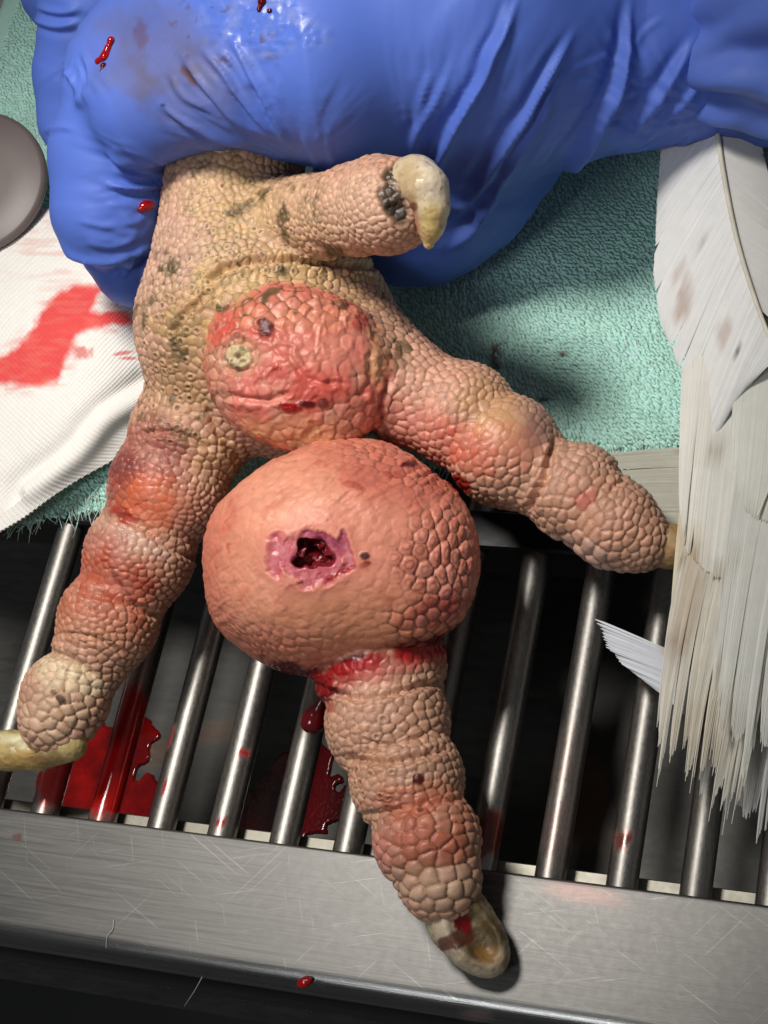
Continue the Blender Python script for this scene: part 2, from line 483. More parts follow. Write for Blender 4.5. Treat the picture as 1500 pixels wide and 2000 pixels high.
# ------------------------------------------------------------------ drip pan below
PZ = -5.0
gx, gy = np.meshgrid(np.linspace(-14, 15, 300), np.linspace(y_back - 2.5, y_back + 15, 200), indexing='ij')
V = np.stack([gx.ravel(), gy.ravel(), np.full(gx.size, PZ) + .03 * vnoise(np.stack([gx.ravel(), gy.ravel(), 0 * gx.ravel()], 1), 3)], 1)
nx_, ny_ = gx.shape
ii = np.arange(nx_ * ny_).reshape(nx_, ny_)
Fp = np.stack([ii[:-1, :-1].ravel(), ii[1:, :-1].ravel(), ii[1:, 1:].ravel(), ii[:-1, 1:].ravel()], 1)
px, py = proj(V)
rust = np.clip(.8 * blobmask(px, py, 1135, 1560, 60, 90, 0, .6, .6, 40) + .6 * blobmask(px, py, 300, 1470, 40, 30, 0, .6, .6, 40) + .5 * blobmask(px, py, 420, 1430, 50, 22, 0, .6, .6, 30), 0, 1) * .6
pan = mesh_obj('drip_pan', V, Fp, M_PAN, attrs={'pigment': np.tile(s2l(112, 74, 40), (len(V), 1)), 'stain': rust})
tag(pan, 'dull steel drip pan below the grate bars', 'pan')
M_POOL, _nt, _b = nodes_of('pooled_blood')
_v = tex_coord(_nt); _n = noise(_nt, _v, .9, 4, .6)
_nt.links.new(ramp(_nt, _n, [(.3, s2l(58, 2, 4)), (.52, s2l(120, 6, 8)), (.7, s2l(168, 16, 14))]), _b.inputs['Base Color']); _b.inputs['Roughness'].default_value = .07
bump(_nt, _b, noise(_nt, _v, 1.2, 2), .4, .02)
def pool(name, outline_px, label, z, seed):
    """a thin puddle with an uneven, rounded edge lying on the pan"""
    O = np.array([at(x, y, z)[:2] for x, y in smooth_poly(outline_px + outline_px[:1], 70)])
    def f(P):
        x_, y_ = P[:, 0], P[:, 1]; ins = np.zeros(len(P), bool)
        for (xa, ya), (xb, yb) in zip(O[:-1], O[1:]): ins ^= ((ya > y_) != (yb > y_)) & (x_ < (xb - xa) * (y_ - ya) / (yb - ya + 1e-9) + xa)
        d = seg_dist_(x_, y_, O.tolist())[0]; d = np.where(ins, -d, d)
        Q = np.stack([x_, y_, 0 * x_], 1)
        return smax(d + .8 * fbm(Q, 1.0, 3, seed), np.abs(P[:, 2] - z) - .03, .05)
    V, F = sdf_mesh(f, [O[:, 0].min() - .6, O[:, 1].min() - .6, z - .15], [O[:, 0].max() + .6, O[:, 1].max() + .6, z + .15], .045, project=0)
    if np.mean(vnormals(V, F)[V[:, 2] > z + .01, 2]) < 0: F = F[:, ::-1]
    return tag(mesh_obj(name, V, F, M_POOL if seed == 1 else M_DARKBLOOD), label, 'blood')
pool('blood_pool', [(60, 1500), (150, 1440), (215, 1395), (290, 1370), (335, 1400), (300, 1450), (290, 1520), (320, 1560), (345, 1590), (300, 1640), (180, 1640), (70, 1600)],
     'bright red pool of blood on the pan below the left claw', PZ + .05, 1)
pool('blood_pool', [(470, 1600), (485, 1560), (530, 1530), (560, 1470), (580, 1420), (660, 1430), (690, 1500), (680, 1620), (560, 1650)],
     'dark red pool of blood on the pan below the middle toe', PZ + .05, 2)

# ------------------------------------------------------------------ the bird's foot
WOUND = (612, 1088)
def pad(px, py, z, r): c, rr = q(px, py, z, r); return sph(c, rr)
# front toe
front = chain([(700, 1220, 2.0, 86), (752, 1330, 1.6, 90), (762, 1420, 1.45, 90), (800, 1535, 1.3, 85), (838, 1650, 1.15, 83), (862, 1738, .95, 61)], .2)
front += [(pad(742, 1296, 1.7, 130), .12), (pad(757, 1412, 1.5, 122), .10), (pad(795, 1522, 1.35, 112), .10), (pad(834, 1640, 1.2, 105), .12), (pad(858, 1718, 1.05, 82), .15)]
left = chain([(430, 720, 3.0, 124), (365, 850, 2.6, 103), (325, 960, 2.3, 100), (262, 1110, 1.9, 91), (200, 1240, 1.6, 82), (125, 1385, 1.3, 65)], .25)
left += [(pad(372, 850, 2.65, 116), .15), (pad(330, 950, 2.35, 118), .10), (pad(272, 1085, 2.0, 108), .10), (pad(212, 1212, 1.7, 100), .10), (pad(128, 1362, 1.35, 88), .10), (pad(112, 1400, 1.3, 76), .12)]
right = chain([(700, 690, 3.0, 117), (800, 770, 2.7, 97), (895, 815, 2.45, 88), (1000, 895, 2.15, 86), (1130, 970, 1.8, 79), (1230, 1045, 1.5, 63)], .25)
right += [(pad(905, 810, 2.5, 104), .2), (pad(985, 880, 2.25, 112), .12), (pad(1125, 962, 1.85, 98), .08), (pad(1198, 1022, 1.62, 90), .2), (pad(1250, 1055, 1.45, 62), .15)]
hallux = chain([(520, 450, 3.9, 110), (610, 425, 4.7, 78), (700, 408, 5.5, 84), (772, 398, 6.1, 86)], .25)
hallux += [(pad(755, 405, 6.0, 92), .15), (pad(735, 365, 6.0, 62), .15)]
bc, br = q(660, 1085, 2.6, 250)
RI = rotz_img(-8)
bulb = ell(bc, (R(264, bc), R(218, bc), R(228, bc)), RI)
ballc, _ = q(535, 650, 3.0, 250)
ball = ell(ballc, (R(268, ballc), R(232, ballc), R(200, ballc)), rotz_img(40))
padc, _ = q(583, 722, 4.1, 180)
redpad = ell(padc, (R(186, padc), R(160, padc), R(98, padc)), rotz_img(15))
body = [(ball, .1), (left, .35), (right, .3),
        (cone(*[q(455, 470, 3.7, 150)[0], q(455, 330, 4.2, 130)[0], q(455, 470, 3.7, 150)[1], q(455, 330, 4.2, 130)[1]]), .6),
        (cone(*[q(455, 330, 4.2, 128)[0], q(520, 160, 3.4, 120)[0], q(455, 330, 4.2, 128)[1], q(520, 160, 3.4, 120)[1]]), .3),
        (pad(420, 640, 3.4, 150), .5), (hallux, .22), (front, .2), (redpad, .35)]
b2, _ = q(778, 1105, 2.7, 170); b3, _ = q(540, 1160, 2.4, 150); b4, _ = q(720, 985, 2.8, 150)
BULB = [(bulb, .1), (sph(b2, R(160, b2)), .5), (sph(b3, R(118, b3)), .5), (sph(b4, R(100, b4)), .5)]
base_sdf = make_sdf(body + [(BULB, .07)])
wp = hit(base_sdf, *WOUND)
view = -ray(*WOUND); view /= np.linalg.norm(view)
wn = grad(base_sdf, wp[None])[0]
def with_wound(bf):
    def f(P):
        d = bf(P)
        near = np.linalg.norm(P - wp, axis=1) < 1.3
        if near.any():
            Q = P[near]; px, py = proj(Q)
            th = np.arctan2(py - 1084, px - 608)
            rag = 1 + .10 * np.sin(3 * th + 1) + .06 * np.sin(5 * th + .5) + .30 * fbm(Q, .22, 3, 5)
            e = np.hypot((px - 608) / 36, (py - 1082) / 28) / np.maximum(rag, .4)
            hgt = (Q - wp) @ wn
            hole = np.maximum((e - 1) * .30, -(hgt + .42 + .12 * fbm(Q, .2, 2, 6)))
            dd = smax(d[near], -hole, .10)
            for ox, oy, dz, r in [(6, 14, -.26, .10), (-20, -8, -.20, .07), (24, -6, -.18, .07), (-14, 20, -.16, .06), (10, -18, -.2, .06), (28, 12, -.2, .06)]:
                c = wp + W2C @ np.array([ox * .0098, oy * .0098, 0]) + wn * dz
                dd = smin(dd, np.linalg.norm(Q - c, axis=1) - r + .08 * fbm(Q, .09, 2, 4), .10)
            d = d.copy(); d[near] = dd
        return d
    f.local = lambda c, r: with_wound(bf.local(c, r))
    return f
foot_sdf = with_wound(base_sdf)
lo = [-9.5, -9.5, -.6]; hi = [8.5, 9.6, 7.8]
V, F = sdf_mesh(foot_sdf, lo, hi, .0262)
Nn = vnormals(V, F)
# orientation check
if np.mean(np.sum(Nn * grad(base_sdf, V[::50])[0:1].repeat(len(V), 0), 1)) < -2: pass
gchk = grad(base_sdf, V[::97]); 
if np.mean(np.sum(Nn[::97] * gchk, 1)) < 0: F = F[:, ::-1]; Nn = -Nn
px, py = proj(V)
pv = P2(px, py)
on_bulb = sstep(.22, -.02, make_sdf(BULB)(V)) * sstep(-.02, .06, np.minimum(dprim(pad(742, 1292, 1.7, 122), V), make_sdf(right)(V)) + .03)
on_pad = sstep(.20, .0, dprim(redpad, V) + .16 * fbm(V, .5, 3, 71) + .05)
# --- scale size and height over the foot
size = np.full(len(V), .205)
def reg(val, *a, fld=None, **k):
    global size
    m = blobmask(px, py, *a, **k); size = size + (val - size) * m
reg(.165, 460, 430, 190, 150, 0, soft=.3); reg(.155, 690, 420, 130, 100, 0, soft=.3)
reg(.165, 600, 540, 230, 60, 0, soft=.3); reg(.19, 790, 640, 90, 110, 0, soft=.3)
reg(.20, 360, 860, 120, 110, 0, soft=.3)
reg(.28, 120, 1395, 95, 75, 0, soft=.4); reg(.36, 150, 1440, 80, 40, 0, soft=.3)
reg(.235, 770, 1420, 130, 60, 0, soft=.3); reg(.29, 840, 1660, 130, 90, 0, soft=.3); reg(.42, 860, 1730, 110, 45, 0, soft=.3)
reg(.24, 950, 870, 130, 90, 40, soft=.3); reg(.25, 1160, 1000, 120, 60, 35, soft=.3); reg(.45, 1130, 1090, 110, 35, 25, soft=.3)
size = np.where(on_bulb > .3, .33 - .08 * sstep(1080, 1200, py) - .06 * sstep(1010, 900, py), size)
size = np.where((on_bulb > .3) & (py > 1180), .26, size)
size = np.where(on_pad > .3, .30, size)
size = size * .86
amp = np.full(len(V), .062)
amp = amp * (1 - on_bulb * (.86 - .8 * np.maximum.reduce([blobmask(px, py, 865, 1100, 75, 110, 0, .35, .3), blobmask(px, py, 850, 1220, 90, 40, 0, .4, .3), .7 * blobmask(px, py, 780, 905, 120, 40, 20, .4, .3), .35 * blobmask(px, py, 600, 1270, 130, 40, 20, .5, .3), .5 * blobmask(px, py, 560, 1280, 70, 40, 20, .5, .3)])))
amp = amp * (1 - on_pad * (1 - .35 * blobmask(px, py, 580, 605, 170, 38, 0, .5, .3) - .15))
amp = amp * (1 + .35 * blobmask(px, py, 480, 500, 220, 190, 0, .4, .2))
wd = np.hypot((px - 612) / 100, (py - 1088) / 95)
amp = amp * sstep(.9, 1.2, wd)
amp = amp * (1 - .75 * blobmask(px, py, 1000, 840, 70, 50, 40, .5, .3)) * (1 - .6 * blobmask(px, py, 300, 985, 70, 45, 20, .5, .3)) * (1 - .5 * blobmask(px, py, 200, 1130, 70, 22, 20, .5, .3))
amp = amp * (1 - .25 * blobmask(px, py, 755, 1300, 110, 35, -10, .5, .3)) * (1 - .1 * blobmask(px, py, 440, 400, 150, 130, 0, .5, .3))
# --- scale centres: blue-noise over the surface
MV = V.copy()                             # scales are wider across the toe than along it: measure in a space stretched along each toe
for (a_, b_, w_) in [((365, 850, 2.6), (125, 1385, 1.3), (160, 1330, 520, 330, 112)), ((752, 1320, 1.6), (862, 1738, .95), (880, 1760, 470, 300, 77)), ((860, 790, 2.5), (1230, 1045, 1.5), (1280, 1090, 500, 300, 35))]:
    A0, B0 = at(*a_), at(*b_); ax_ = (B0 - A0) / np.linalg.norm(B0 - A0)
    MV += (blobmask(px, py, *w_, soft=.15, jag=0) * .32 * ((V - A0) @ ax_))[:, None] * ax_
ok = np.nonzero(Nn @ (-W2C[:, 2]) > -.55)[0]
cand = rng.choice(ok, min(len(ok), 170000), replace=False)
kd = KDTree(len(cand))
for i, v in enumerate(MV[cand]): kd.insert(v, i)
kd.balance()
alive = np.ones(len(cand), bool); seeds = []
cs = size[cand]; crand = rng.choice([.62, .74, .82, .9, 1.05], len(cand), p=[.15, .25, .3, .2, .1])
for i in range(len(cand)):
    if alive[i]:
        seeds.append(cand[i])
        for _, j, _ in kd.find_range(MV[cand[i]], cs[i] * crand[i]): alive[j] = False
seeds = np.array(seeds)
SP = MV[seeds].copy(); SW = V[seeds].copy()
def nearest():
    kd2 = KDTree(len(SP))
    for i, v in enumerate(SP): kd2.insert(v, i)
    kd2.balance()
    return kd2
for it in range(2):                       # relax the cells towards an even, pebbly packing
    kd2 = nearest(); sub = rng.choice(len(V), 90000, replace=False)
    own = np.array([kd2.find(v)[1] for v in MV[sub]])
    cnt = np.bincount(own, minlength=len(SP)); okc = cnt > 4
    for c in range(3):
        for arr, src in ((SP, MV), (SW, V)):
            m_ = np.bincount(own, src[sub][:, c], len(SP)); arr[okc, c] = arr[okc, c] * .35 + .65 * m_[okc] / cnt[okc]
kd2 = nearest()
NB = 4
warp = MV + .022 * np.stack([vnoise(V, .14, 3), vnoise(V, .14, 4), vnoise(V, .14, 5)], 1)
s1 = np.zeros(len(V), int); nbr = np.zeros((len(V), NB), int); nd = np.zeros((len(V), NB))
fn = kd2.find_n
seen = np.nonzero(Nn @ (-W2C[:, 2]) > -.6)[0]; nd[:] = 1; res = [fn(v, NB) for v in warp[seen]]
nbr[seen] = [[a[1] for a in r] for r in res]; nd[seen] = [[a[2] for a in r] for r in res]
s1 = nbr[:, 0]; d1 = nd[:, 0]
acc_ = np.zeros(len(V)); kk_ = size * .045
for b in range(1, NB):                    # soft minimum over the neighbours: rounded, pebble-shaped cells
    g_ = np.linalg.norm(SP[nbr[:, b]] - SP[s1], axis=1) + 1e-9
    acc_ += np.exp(-(nd[:, b] ** 2 - d1 ** 2) / (2 * g_) / kk_)
edge = -kk_ * np.log(acc_ + 1e-12)
sr = rng.random(len(SP))[s1]; sr2 = rng.random(len(SP))[s1]
SPx, SPy = proj(SW)
w = np.clip((edge + size * .015) / (size * .46), 0, 1)
h = np.sqrt(1 - (1 - w) ** 2.2)
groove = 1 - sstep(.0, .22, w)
disp = amp * (h - .6) * (.8 + .4 * sr) * np.clip(size / .19, .75, 1.5)
# shingled tilt along the toes
tilt_dir = W2C @ np.array([-.35, .9, 0]); tl = np.sum((V - SW[s1]) * tilt_dir, 1)
disp += -.10 * amp / .06 * np.clip(tl, -.2, .2) * (size < .45) * h
# pits in the middle of some scales
pitreg = np.maximum.reduce([blobmask(SPx, SPy, 365, 640, 90, 90, 0, .3, .2), .9 * blobmask(SPx, SPy, 330, 770, 70, 110, 0, .3, .2), .45 * blobmask(SPx, SPy, 450, 470, 130, 110, 0, .3, .2),
                            .6 * blobmask(SPx, SPy, 735, 1530, 45, 45, 0, .3, .2), .35 * blobmask(SPx, SPy, 820, 1625, 60, 40, 0, .3, .2), .3 * blobmask(SPx, SPy, 760, 1420, 60, 40, 0, .3, .2)])
haspit = (rng.random(len(SP)) < pitreg * .42)[s1]
pit = haspit * (1 - sstep(.06 + .12 * sr2, .26 + .14 * sr2, d1 / size + .08 * vnoise(V, .05, 8)))
disp += .012 * haspit * np.exp(-((d1 / size - .36) / .1) ** 2) - .035 * pit
# rings on the big bulb scales
ring = on_bulb * blobmask(px, py, 850, 1090, 80, 80, 0, .3, .2) * np.exp(-((d1 / size - .25) / .06) ** 2)
disp -= .010 * ring
# --- soft relief: wrinkles on the bulb, lumps on the pad, folds
ang = math.radians(-28)
ux, uy = px * math.cos(ang) + py * math.sin(ang), -px * math.sin(ang) + py * math.cos(ang)
wr = fbm(np.stack([(ux + 14 * vnoise(V, .5, 2)) / 42, (uy + 12 * vnoise(V, .6, 3)) / 11, 0 * ux], 1), 1, 3, 21)
m_w = on_bulb * (np.maximum(blobmask(px, py, 700, 930, 220, 75, 10, .4, .3), .5 * blobmask(px, py, 430, 1080, 70, 150, 0, .5, .3)) + .18)
disp += .034 * wr * m_w * sstep(.9, 1.15, wd)
disp += on_bulb * (.16 * fbm(V, 1.9, 2, 36) + .05 * fbm(V, .9, 3, 31))
disp += on_bulb * .010 * fbm(V, .09, 2, 33) * sstep(.9, 1.15, wd)
rdg = 1 - np.abs(fbm(V + .12 * np.stack([vnoise(V, .3, 1), vnoise(V, .3, 2), vnoise(V, .3, 3)], 1), .34, 3, 45))
disp += on_pad * (.028 * (sstep(.72, 1, rdg) - .4) + .08 * fbm(V, .8, 3, 41) + .022 * np.abs(vnoise(V, .12, 43)))
def fold(pts, wpx, a, sharp=1.0):
    global disp
    d, t, s_ = seg_dist(px, py, smooth_poly(pts, 16).tolist())
    d = d + 3 * vnoise(pv, 14, 7)
    disp = disp - 1.35 * a * (np.exp(-(d / wpx) ** 2) - .35 * np.exp(-((d - 2 * wpx) / (1.3 * wpx)) ** 2)) * sstep(-.02, .12, t) * sstep(1.02, .88, t) * (Nn @ (-W2C[:, 2]) > -.1)
for pts, w_, a_ in [([(400, 560), (440, 525), (520, 508), (610, 512), (690, 522), (745, 520)], 6, .11),
                    ([(600, 470), (640, 482), (700, 498)], 6, .06),
                    ([(330, 660), (375, 600), (420, 570)], 6, .05), ([(400, 790), (430, 850), (470, 900)], 7, .05),
                    ([(270, 850), (340, 845), (420, 880)], 6, .06), ([(190, 1010), (260, 1020), (350, 1080), (390, 1090)], 7, .06),
                    ([(140, 1150), (200, 1165), (260, 1185), (320, 1210)], 7, .06), ([(95, 1270), (140, 1290), (190, 1325)], 8, .08),
                    ([(120, 1235), (180, 1245), (250, 1280)], 5, .04),
                    ([(605, 1330), (700, 1365), (800, 1345), (870, 1330)], 6, .06), ([(665, 1475), (750, 1490), (830, 1475), (880, 1460)], 7, .07),
                    ([(690, 1590), (760, 1585), (840, 1570), (905, 1560)], 6, .05), ([(700, 1440), (760, 1455), (840, 1430)], 4, .03),
                    ([(1030, 1000), (1060, 940), (1085, 850)], 7, .10), ([(1190, 900), (1215, 930), (1190, 960)], 5, .04),
                    ([(760, 860), (745, 800), (765, 730)], 6, .05), ([(450, 620), (410, 660), (400, 720), (415, 770)], 5, .03),
                    ([(600, 600), (680, 605), (740, 640)], 5, .02), ([(440, 770), (520, 780), (570, 765)], 6, .05), ([(560, 690), (600, 740), (680, 750)], 5, .035),
                    ([(700, 780), (720, 740), (725, 680)], 6, .04)]: fold(pts, w_, a_)
disp = np.clip(disp, -.26, .2)
V2 = V + Nn * disp[:, None]
# --- pigment
SR3 = rng.random(len(SP))
col = np.tile(s2l(202, 157, 131), (len(V), 1))
def pt(c, *a, st=1.0, **k):
    global col
    k.setdefault('soft', .45); k.setdefault('jag', .45)
    ms = blobmask(SPx, SPy, *a, **k); ms = np.clip(ms * (.55 + .8 * SR3), 0, 1)
    mv = blobmask(px, py, *a, **k)
    col = paint(col, st * (.35 * mv + .65 * ms[s1]), s2l(*c))
pt((200, 164, 130), 470, 430, 190, 150); pt((202, 164, 144), 330, 520, 60, 200, 15, st=.8); pt((196, 166, 110), 440, 400, 80, 70, st=.5)
pt((196, 160, 108), 420, 590, 130, 60, -20, st=.7); pt((200, 168, 120), 600, 545, 200, 50, st=.7)
pt((172, 140, 95), 360, 700, 60, 120, 10, st=.6); pt((214, 176, 150), 700, 400, 90, 60, 0, st=.7)
pt((220, 165, 140), 840, 760, 110, 70, 40, st=.7); pt((222, 148, 130), 810, 850, 80, 60, 30); pt((214, 112, 92), 915, 870, 65, 45, 30, st=.8)
pt((208, 160, 108), 960, 800, 70, 50, 45, st=.6); pt((152, 112, 104), 1055, 835, 30, 40, 30, st=.75); pt((210, 120, 95), 985, 885, 60, 50, st=.55)
pt((206, 152, 126), 1170, 1000, 110, 80, 35, st=.7); pt((216, 96, 90), 1140, 975, 22, 16, 0, st=.7); pt((208, 178, 165), 1130, 1085, 90, 30, 25, st=.6)
pt((160, 84, 76), 280, 890, 95, 80, 20, st=.8); pt((140, 55, 60), 235, 950, 50, 55, 20, st=.75); pt((214, 112, 78), 300, 985, 85, 50, 20, st=.9)
pt((228, 205, 150), 425, 905, 50, 60, st=.5); pt((212, 170, 150), 390, 990, 50, 90, 20, st=.5)
pt((222, 190, 175), 265, 1055, 75, 18, 22, st=.45); pt((168, 82, 76), 195, 1070, 55, 40, st=.6); pt((184, 80, 58), 215, 1125, 105, 52, 20, st=.85); pt((186, 96, 70), 185, 1205, 100, 48, 15, st=.75)
pt((205, 150, 120), 200, 1255, 90, 40, 20, st=.6); pt((232, 214, 178), 140, 1322, 75, 32, 20, st=.85); pt((214, 182, 152), 110, 1395, 70, 50, st=.8)
pt((222, 150, 135), 720, 1310, 100, 30, -12, st=.8); pt((206, 158, 132), 745, 1410, 110, 55, st=.7); pt((202, 152, 122), 720, 1500, 70, 40, st=.6)
pt((198, 118, 88), 830, 1560, 80, 40, st=.75); pt((188, 104, 80), 830, 1640, 90, 75, st=.85); pt((200, 168, 140), 850, 1730, 100, 40, st=.8)
pt((206, 140, 130), 745, 1680, 22, 60, 0, st=.6)
# bulb and pad
bm = on_bulb; col = paint(col, bm, s2l(228, 148, 124))
def ptb(c, *a, st=1.0, msk=None, **k):
    global col
    k.setdefault('soft', .5); k.setdefault('jag', .5)
    col = paint(col, st * blobmask(px, py, *a, **k) * (bm if msk is None else msk), s2l(*c))
ptb((216, 150, 108), 690, 1215, 190, 70, 0, st=.5); ptb((206, 112, 90), 430, 1110, 60, 130, 0, st=.6); ptb((200, 104, 88), 760, 930, 150, 60, 15, st=.6)
ptb((206, 124, 104), 865, 1090, 70, 110, 0, st=.6); ptb((224, 158, 128), 560, 960, 110, 60, -15, st=.7); ptb((226, 160, 130), 480, 1130, 60, 100, 0, st=.5)
ptb((178, 72, 68), 850, 1190, 70, 26, -20, st=.7); ptb((210, 120, 98), 560, 1270, 80, 40, 20, st=.5)
spk = bm * sstep(.25, .6, fbm(V, .5, 4, 79)) * .55 * sstep(1.0, 1.5, wd); col = paint(col, spk, s2l(196, 92, 76))
spk2 = bm * sstep(.35, .6, fbm(V, .14, 3, 83)) * .5 * blobmask(px, py, 450, 1100, 110, 190, 0); col = paint(col, spk2, s2l(170, 62, 52))
strk = sstep(.35, .75, fbm(np.stack([(ux + 14 * vnoise(V, .5, 2)) / 44, uy / 9, 0 * ux], 1), 1, 3, 77)) * bm * np.maximum(blobmask(px, py, 740, 930, 190, 65, 10), blobmask(px, py, 450, 1060, 80, 110, 0)) * .45
col = paint(col, strk, s2l(172, 60, 52))
om = on_pad; col = paint(col, om * .95, s2l(214, 116, 104))
ptb((200, 78, 64), 470, 660, 70, 70, msk=om, st=.8); ptb((222, 140, 120), 640, 690, 60, 50, msk=om, st=.6); ptb((206, 86, 76), 620, 760, 90, 40, msk=om, st=.7)
ptb((222, 150, 118), 600, 620, 130, 25, msk=om, st=.6); ptb((204, 150, 108), 560, 850, 150, 35, msk=om, st=.8); ptb((206, 160, 116), 740, 690, 25, 90, msk=om, st=.8)
ptb((200, 90, 78), 740, 790, 30, 50, msk=om, st=.6); ptb((226, 192, 160), 468, 695, 36, 36, msk=om, st=.7, jag=.15)
# each scale has its own shade; the skin between them carries old dirt, keratin and painted-in groove shadow
shade = 1 + .24 * (sr - .5) * (amp / .06) + .08 * (sr2 - .5)
col = col * shade[:, None]
pinkish = sstep(.6, 1, sr2) * (amp / .06) * .25; col = paint(col, np.clip(pinkish, 0, 1), s2l(218, 168, 152))
gdirt_shade = groove * np.clip(amp / .05, 0, 1) * (.62 + .35 * fbm(V, .8, 2, 15)).clip(.15, 1)
col = paint(col, gdirt_shade * np.maximum(blobmask(px, py, 420, 560, 180, 260, 0), .15), s2l(136, 104, 56))
col = paint(col, gdirt_shade * .9 * (1 - blobmask(px, py, 430, 520, 200, 260, 0)), s2l(104, 54, 36))
col = paint(col, ring * .6, s2l(130, 56, 48))
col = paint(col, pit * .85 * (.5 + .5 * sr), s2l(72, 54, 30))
# grime
gr = np.clip(sstep(.10, .45, fbm(V, .30, 4, 91)) + .7 * groove * sstep(-.2, .3, fbm(V, .9, 2, 92)), 0, 1)
for a in [(500, 530, 190, 55), (360, 640, 110, 130), (620, 520, 120, 40), (450, 420, 120, 90), (790, 640, 50, 60), (520, 590, 110, 25), (760, 600, 40, 60), (330, 790, 70, 60), (560, 380, 60, 60)]:
    col = paint(col, gr * .85 * blobmask(px, py, a[0], a[1], a[2] * 1.25, a[3] * 1.25, 0, .5, .4), s2l(92, 76, 46))
col = paint(col, gr * .55 * blobmask(px, py, 520, 880, 90, 30, 0, .5, .4), s2l(110, 86, 60))
crust = sstep(.38, .6, fbm(V, .10, 3, 97)); 
for a in [(745, 690, 22, 110), (640, 855, 120, 25), (700, 610, 60, 20)]:
    m_ = crust * .7 * blobmask(px, py, *a, 0, .5, .5); col = paint(col, m_, s2l(226, 200, 140)); V2 += Nn * (.025 * m_)[:, None]
rough = np.full(len(V), .43) + .12 * (sr2 - .5)
def wet(v, m):
    global rough
    rough = rough + (v - rough) * m
wet(.36, om * .9); wet(.42, bm * .8)
wet(.28, blobmask(px, py, 290, 1000, 110, 90, 20) * .8); wet(.3, blobmask(px, py, 960, 860, 120, 80, 35) * .8); wet(.34, blobmask(px, py, 180, 1150, 90, 60, 20) * .7)
wet(.33, blobmask(px, py, 790, 1450, 150, 260, 0) * .7)
# wound, blood in the creases, small clots
depthw = -base_sdf(V[(near_w := np.hypot(px - 612, py - 1088) < 170)]); dw = np.zeros(len(V)); dw[near_w] = depthw
cut_m = sstep(.0, .05, dw - .01)
tear, _, _ = seg_dist(px, py, [(545, 1055), (590, 1035), (640, 1020), (668, 1040), (672, 1080), (700, 1104), (650, 1120), (600, 1135), (555, 1150), (540, 1110), (545, 1055)])
inp = np.hypot((px - 607) / 62, (py - 1085) / 50) < 1
tear = np.where(inp, -np.abs(tear), tear) + 16 * fbm(pv, 20, 3, 63) + 22 * fbm(pv, 60, 2, 64) - 3
ragged = sstep(9, -9, tear) * bm; halo = sstep(34, 0, tear) * bm
col = paint(col, halo * .45, s2l(216, 128, 112)); col = paint(col, ragged * .9, s2l(198, 96, 112))
col = paint(col, ragged * blobmask(px, py, 640, 1040, 60, 30, 10), s2l(158, 62, 88)); col = paint(col, ragged * sstep(.1, .6, fbm(V, .13, 3, 55)) * .7, s2l(222, 150, 146))
col = paint(col, ragged * sstep(.25, .6, fbm(V, .10, 3, 57)) * .6, s2l(176, 46, 62))
V2 -= Nn * (ragged * (.045 + .03 * fbm(V, .14, 3, 59)) - .03 * halo * (1 - ragged))[:, None]
col = paint(col, cut_m, s2l(128, 36, 44)); deep = sstep(.12, .4, dw)
col = paint(col, deep, s2l(120, 24, 32)); wet(.10, np.maximum(cut_m * .9, deep)); wet(.16, ragged * .8)
red = s2l(150, 14, 16); dk = s2l(84, 10, 18)
def blood(c, a, st=.95, w_=.1, soft=.2, jag=.5, size=16, raise_=0.0, seed=1, **k):
    global col, V2
    m_ = st * blobmask(px, py, *a, soft=soft, jag=jag, size=size, seed=seed, **k)
    col = paint(col, m_, c); wet(w_, m_); V2 = V2 + Nn * (raise_ * m_)[:, None]
def blood_line(c, pts, w_, st=.9, jag=5):
    global col
    d, t, _ = seg_dist(px, py, smooth_poly(pts, 14).tolist()); d[d > 90] = 900; k_ = np.nonzero(d < 90)[0]; d[k_] += jag * fbm(pv[k_], 14, 3, 3)
    m_ = st * sstep(w_ * 1.3, w_ * .4, d); m_[k_] *= np.clip(.8 + 1.0 * fbm(V[k_], .3, 3, 8), 0, 1); col = paint(col, m_, c); wet(.1, m_)
blood(dk, (518, 642, 16, 15, 20), raise_=.015, w_=.4); blood(dk, (600, 790, 20, 7, 5), raise_=.03); blood(red, (570, 795, 26, 9, 10), raise_=.03); blood(dk, (632, 788, 12, 12, 0), st=.8)
blood(red, (705, 630, 16, 16, 0), st=.6); blood(red, (540, 720, 10, 5, 0), st=.6); blood(dk, (800, 910, 17, 6, -10), raise_=.02); blood(s2l(60, 20, 14), (712, 1085, 9, 7, 0), raise_=.03, w_=.5)
blood(red, (768, 930, 22, 6, 10), st=.35); blood(red, (690, 955, 20, 8, 15), st=.4)
blood_line(red, [(640, 1130), (680, 1112), (720, 1100)], 6); blood_line(red, [(545, 1170), (560, 1150), (575, 1140)], 3, .7)
blood_line(dk, [(520, 1308), (575, 1325), (630, 1318), (690, 1296), (750, 1276), (820, 1260), (888, 1246)], 24, 1.0)
blood_line(red, [(560, 1320), (620, 1335), (640, 1380)], 16, .85); blood(red, (820, 1275, 45, 17, -5), st=.9); blood(dk, (580, 1300, 60, 15, 22), raise_=.03); blood(dk, (635, 1338, 32, 26, 20), raise_=.03); blood(red, (690, 1300, 60, 12, -18), st=.8)
blood_line(s2l(190, 50, 48), [(610, 1335), (680, 1318), (760, 1296), (860, 1285)], 22, .6)
blood(dk, (815, 1522, 13, 11, 0), raise_=.03); blood(red, (800, 1560, 90, 10, -4), st=.3, soft=.6); blood(red, (640, 1325, 40, 40, 0), st=.4, soft=.6)
blood(red, (896, 945, 24, 16, 30), st=.9); blood(red, (245, 1008, 26, 14, 30), st=.65); blood_line(red, [(265, 985), (285, 978), (300, 975)], 3, .8)
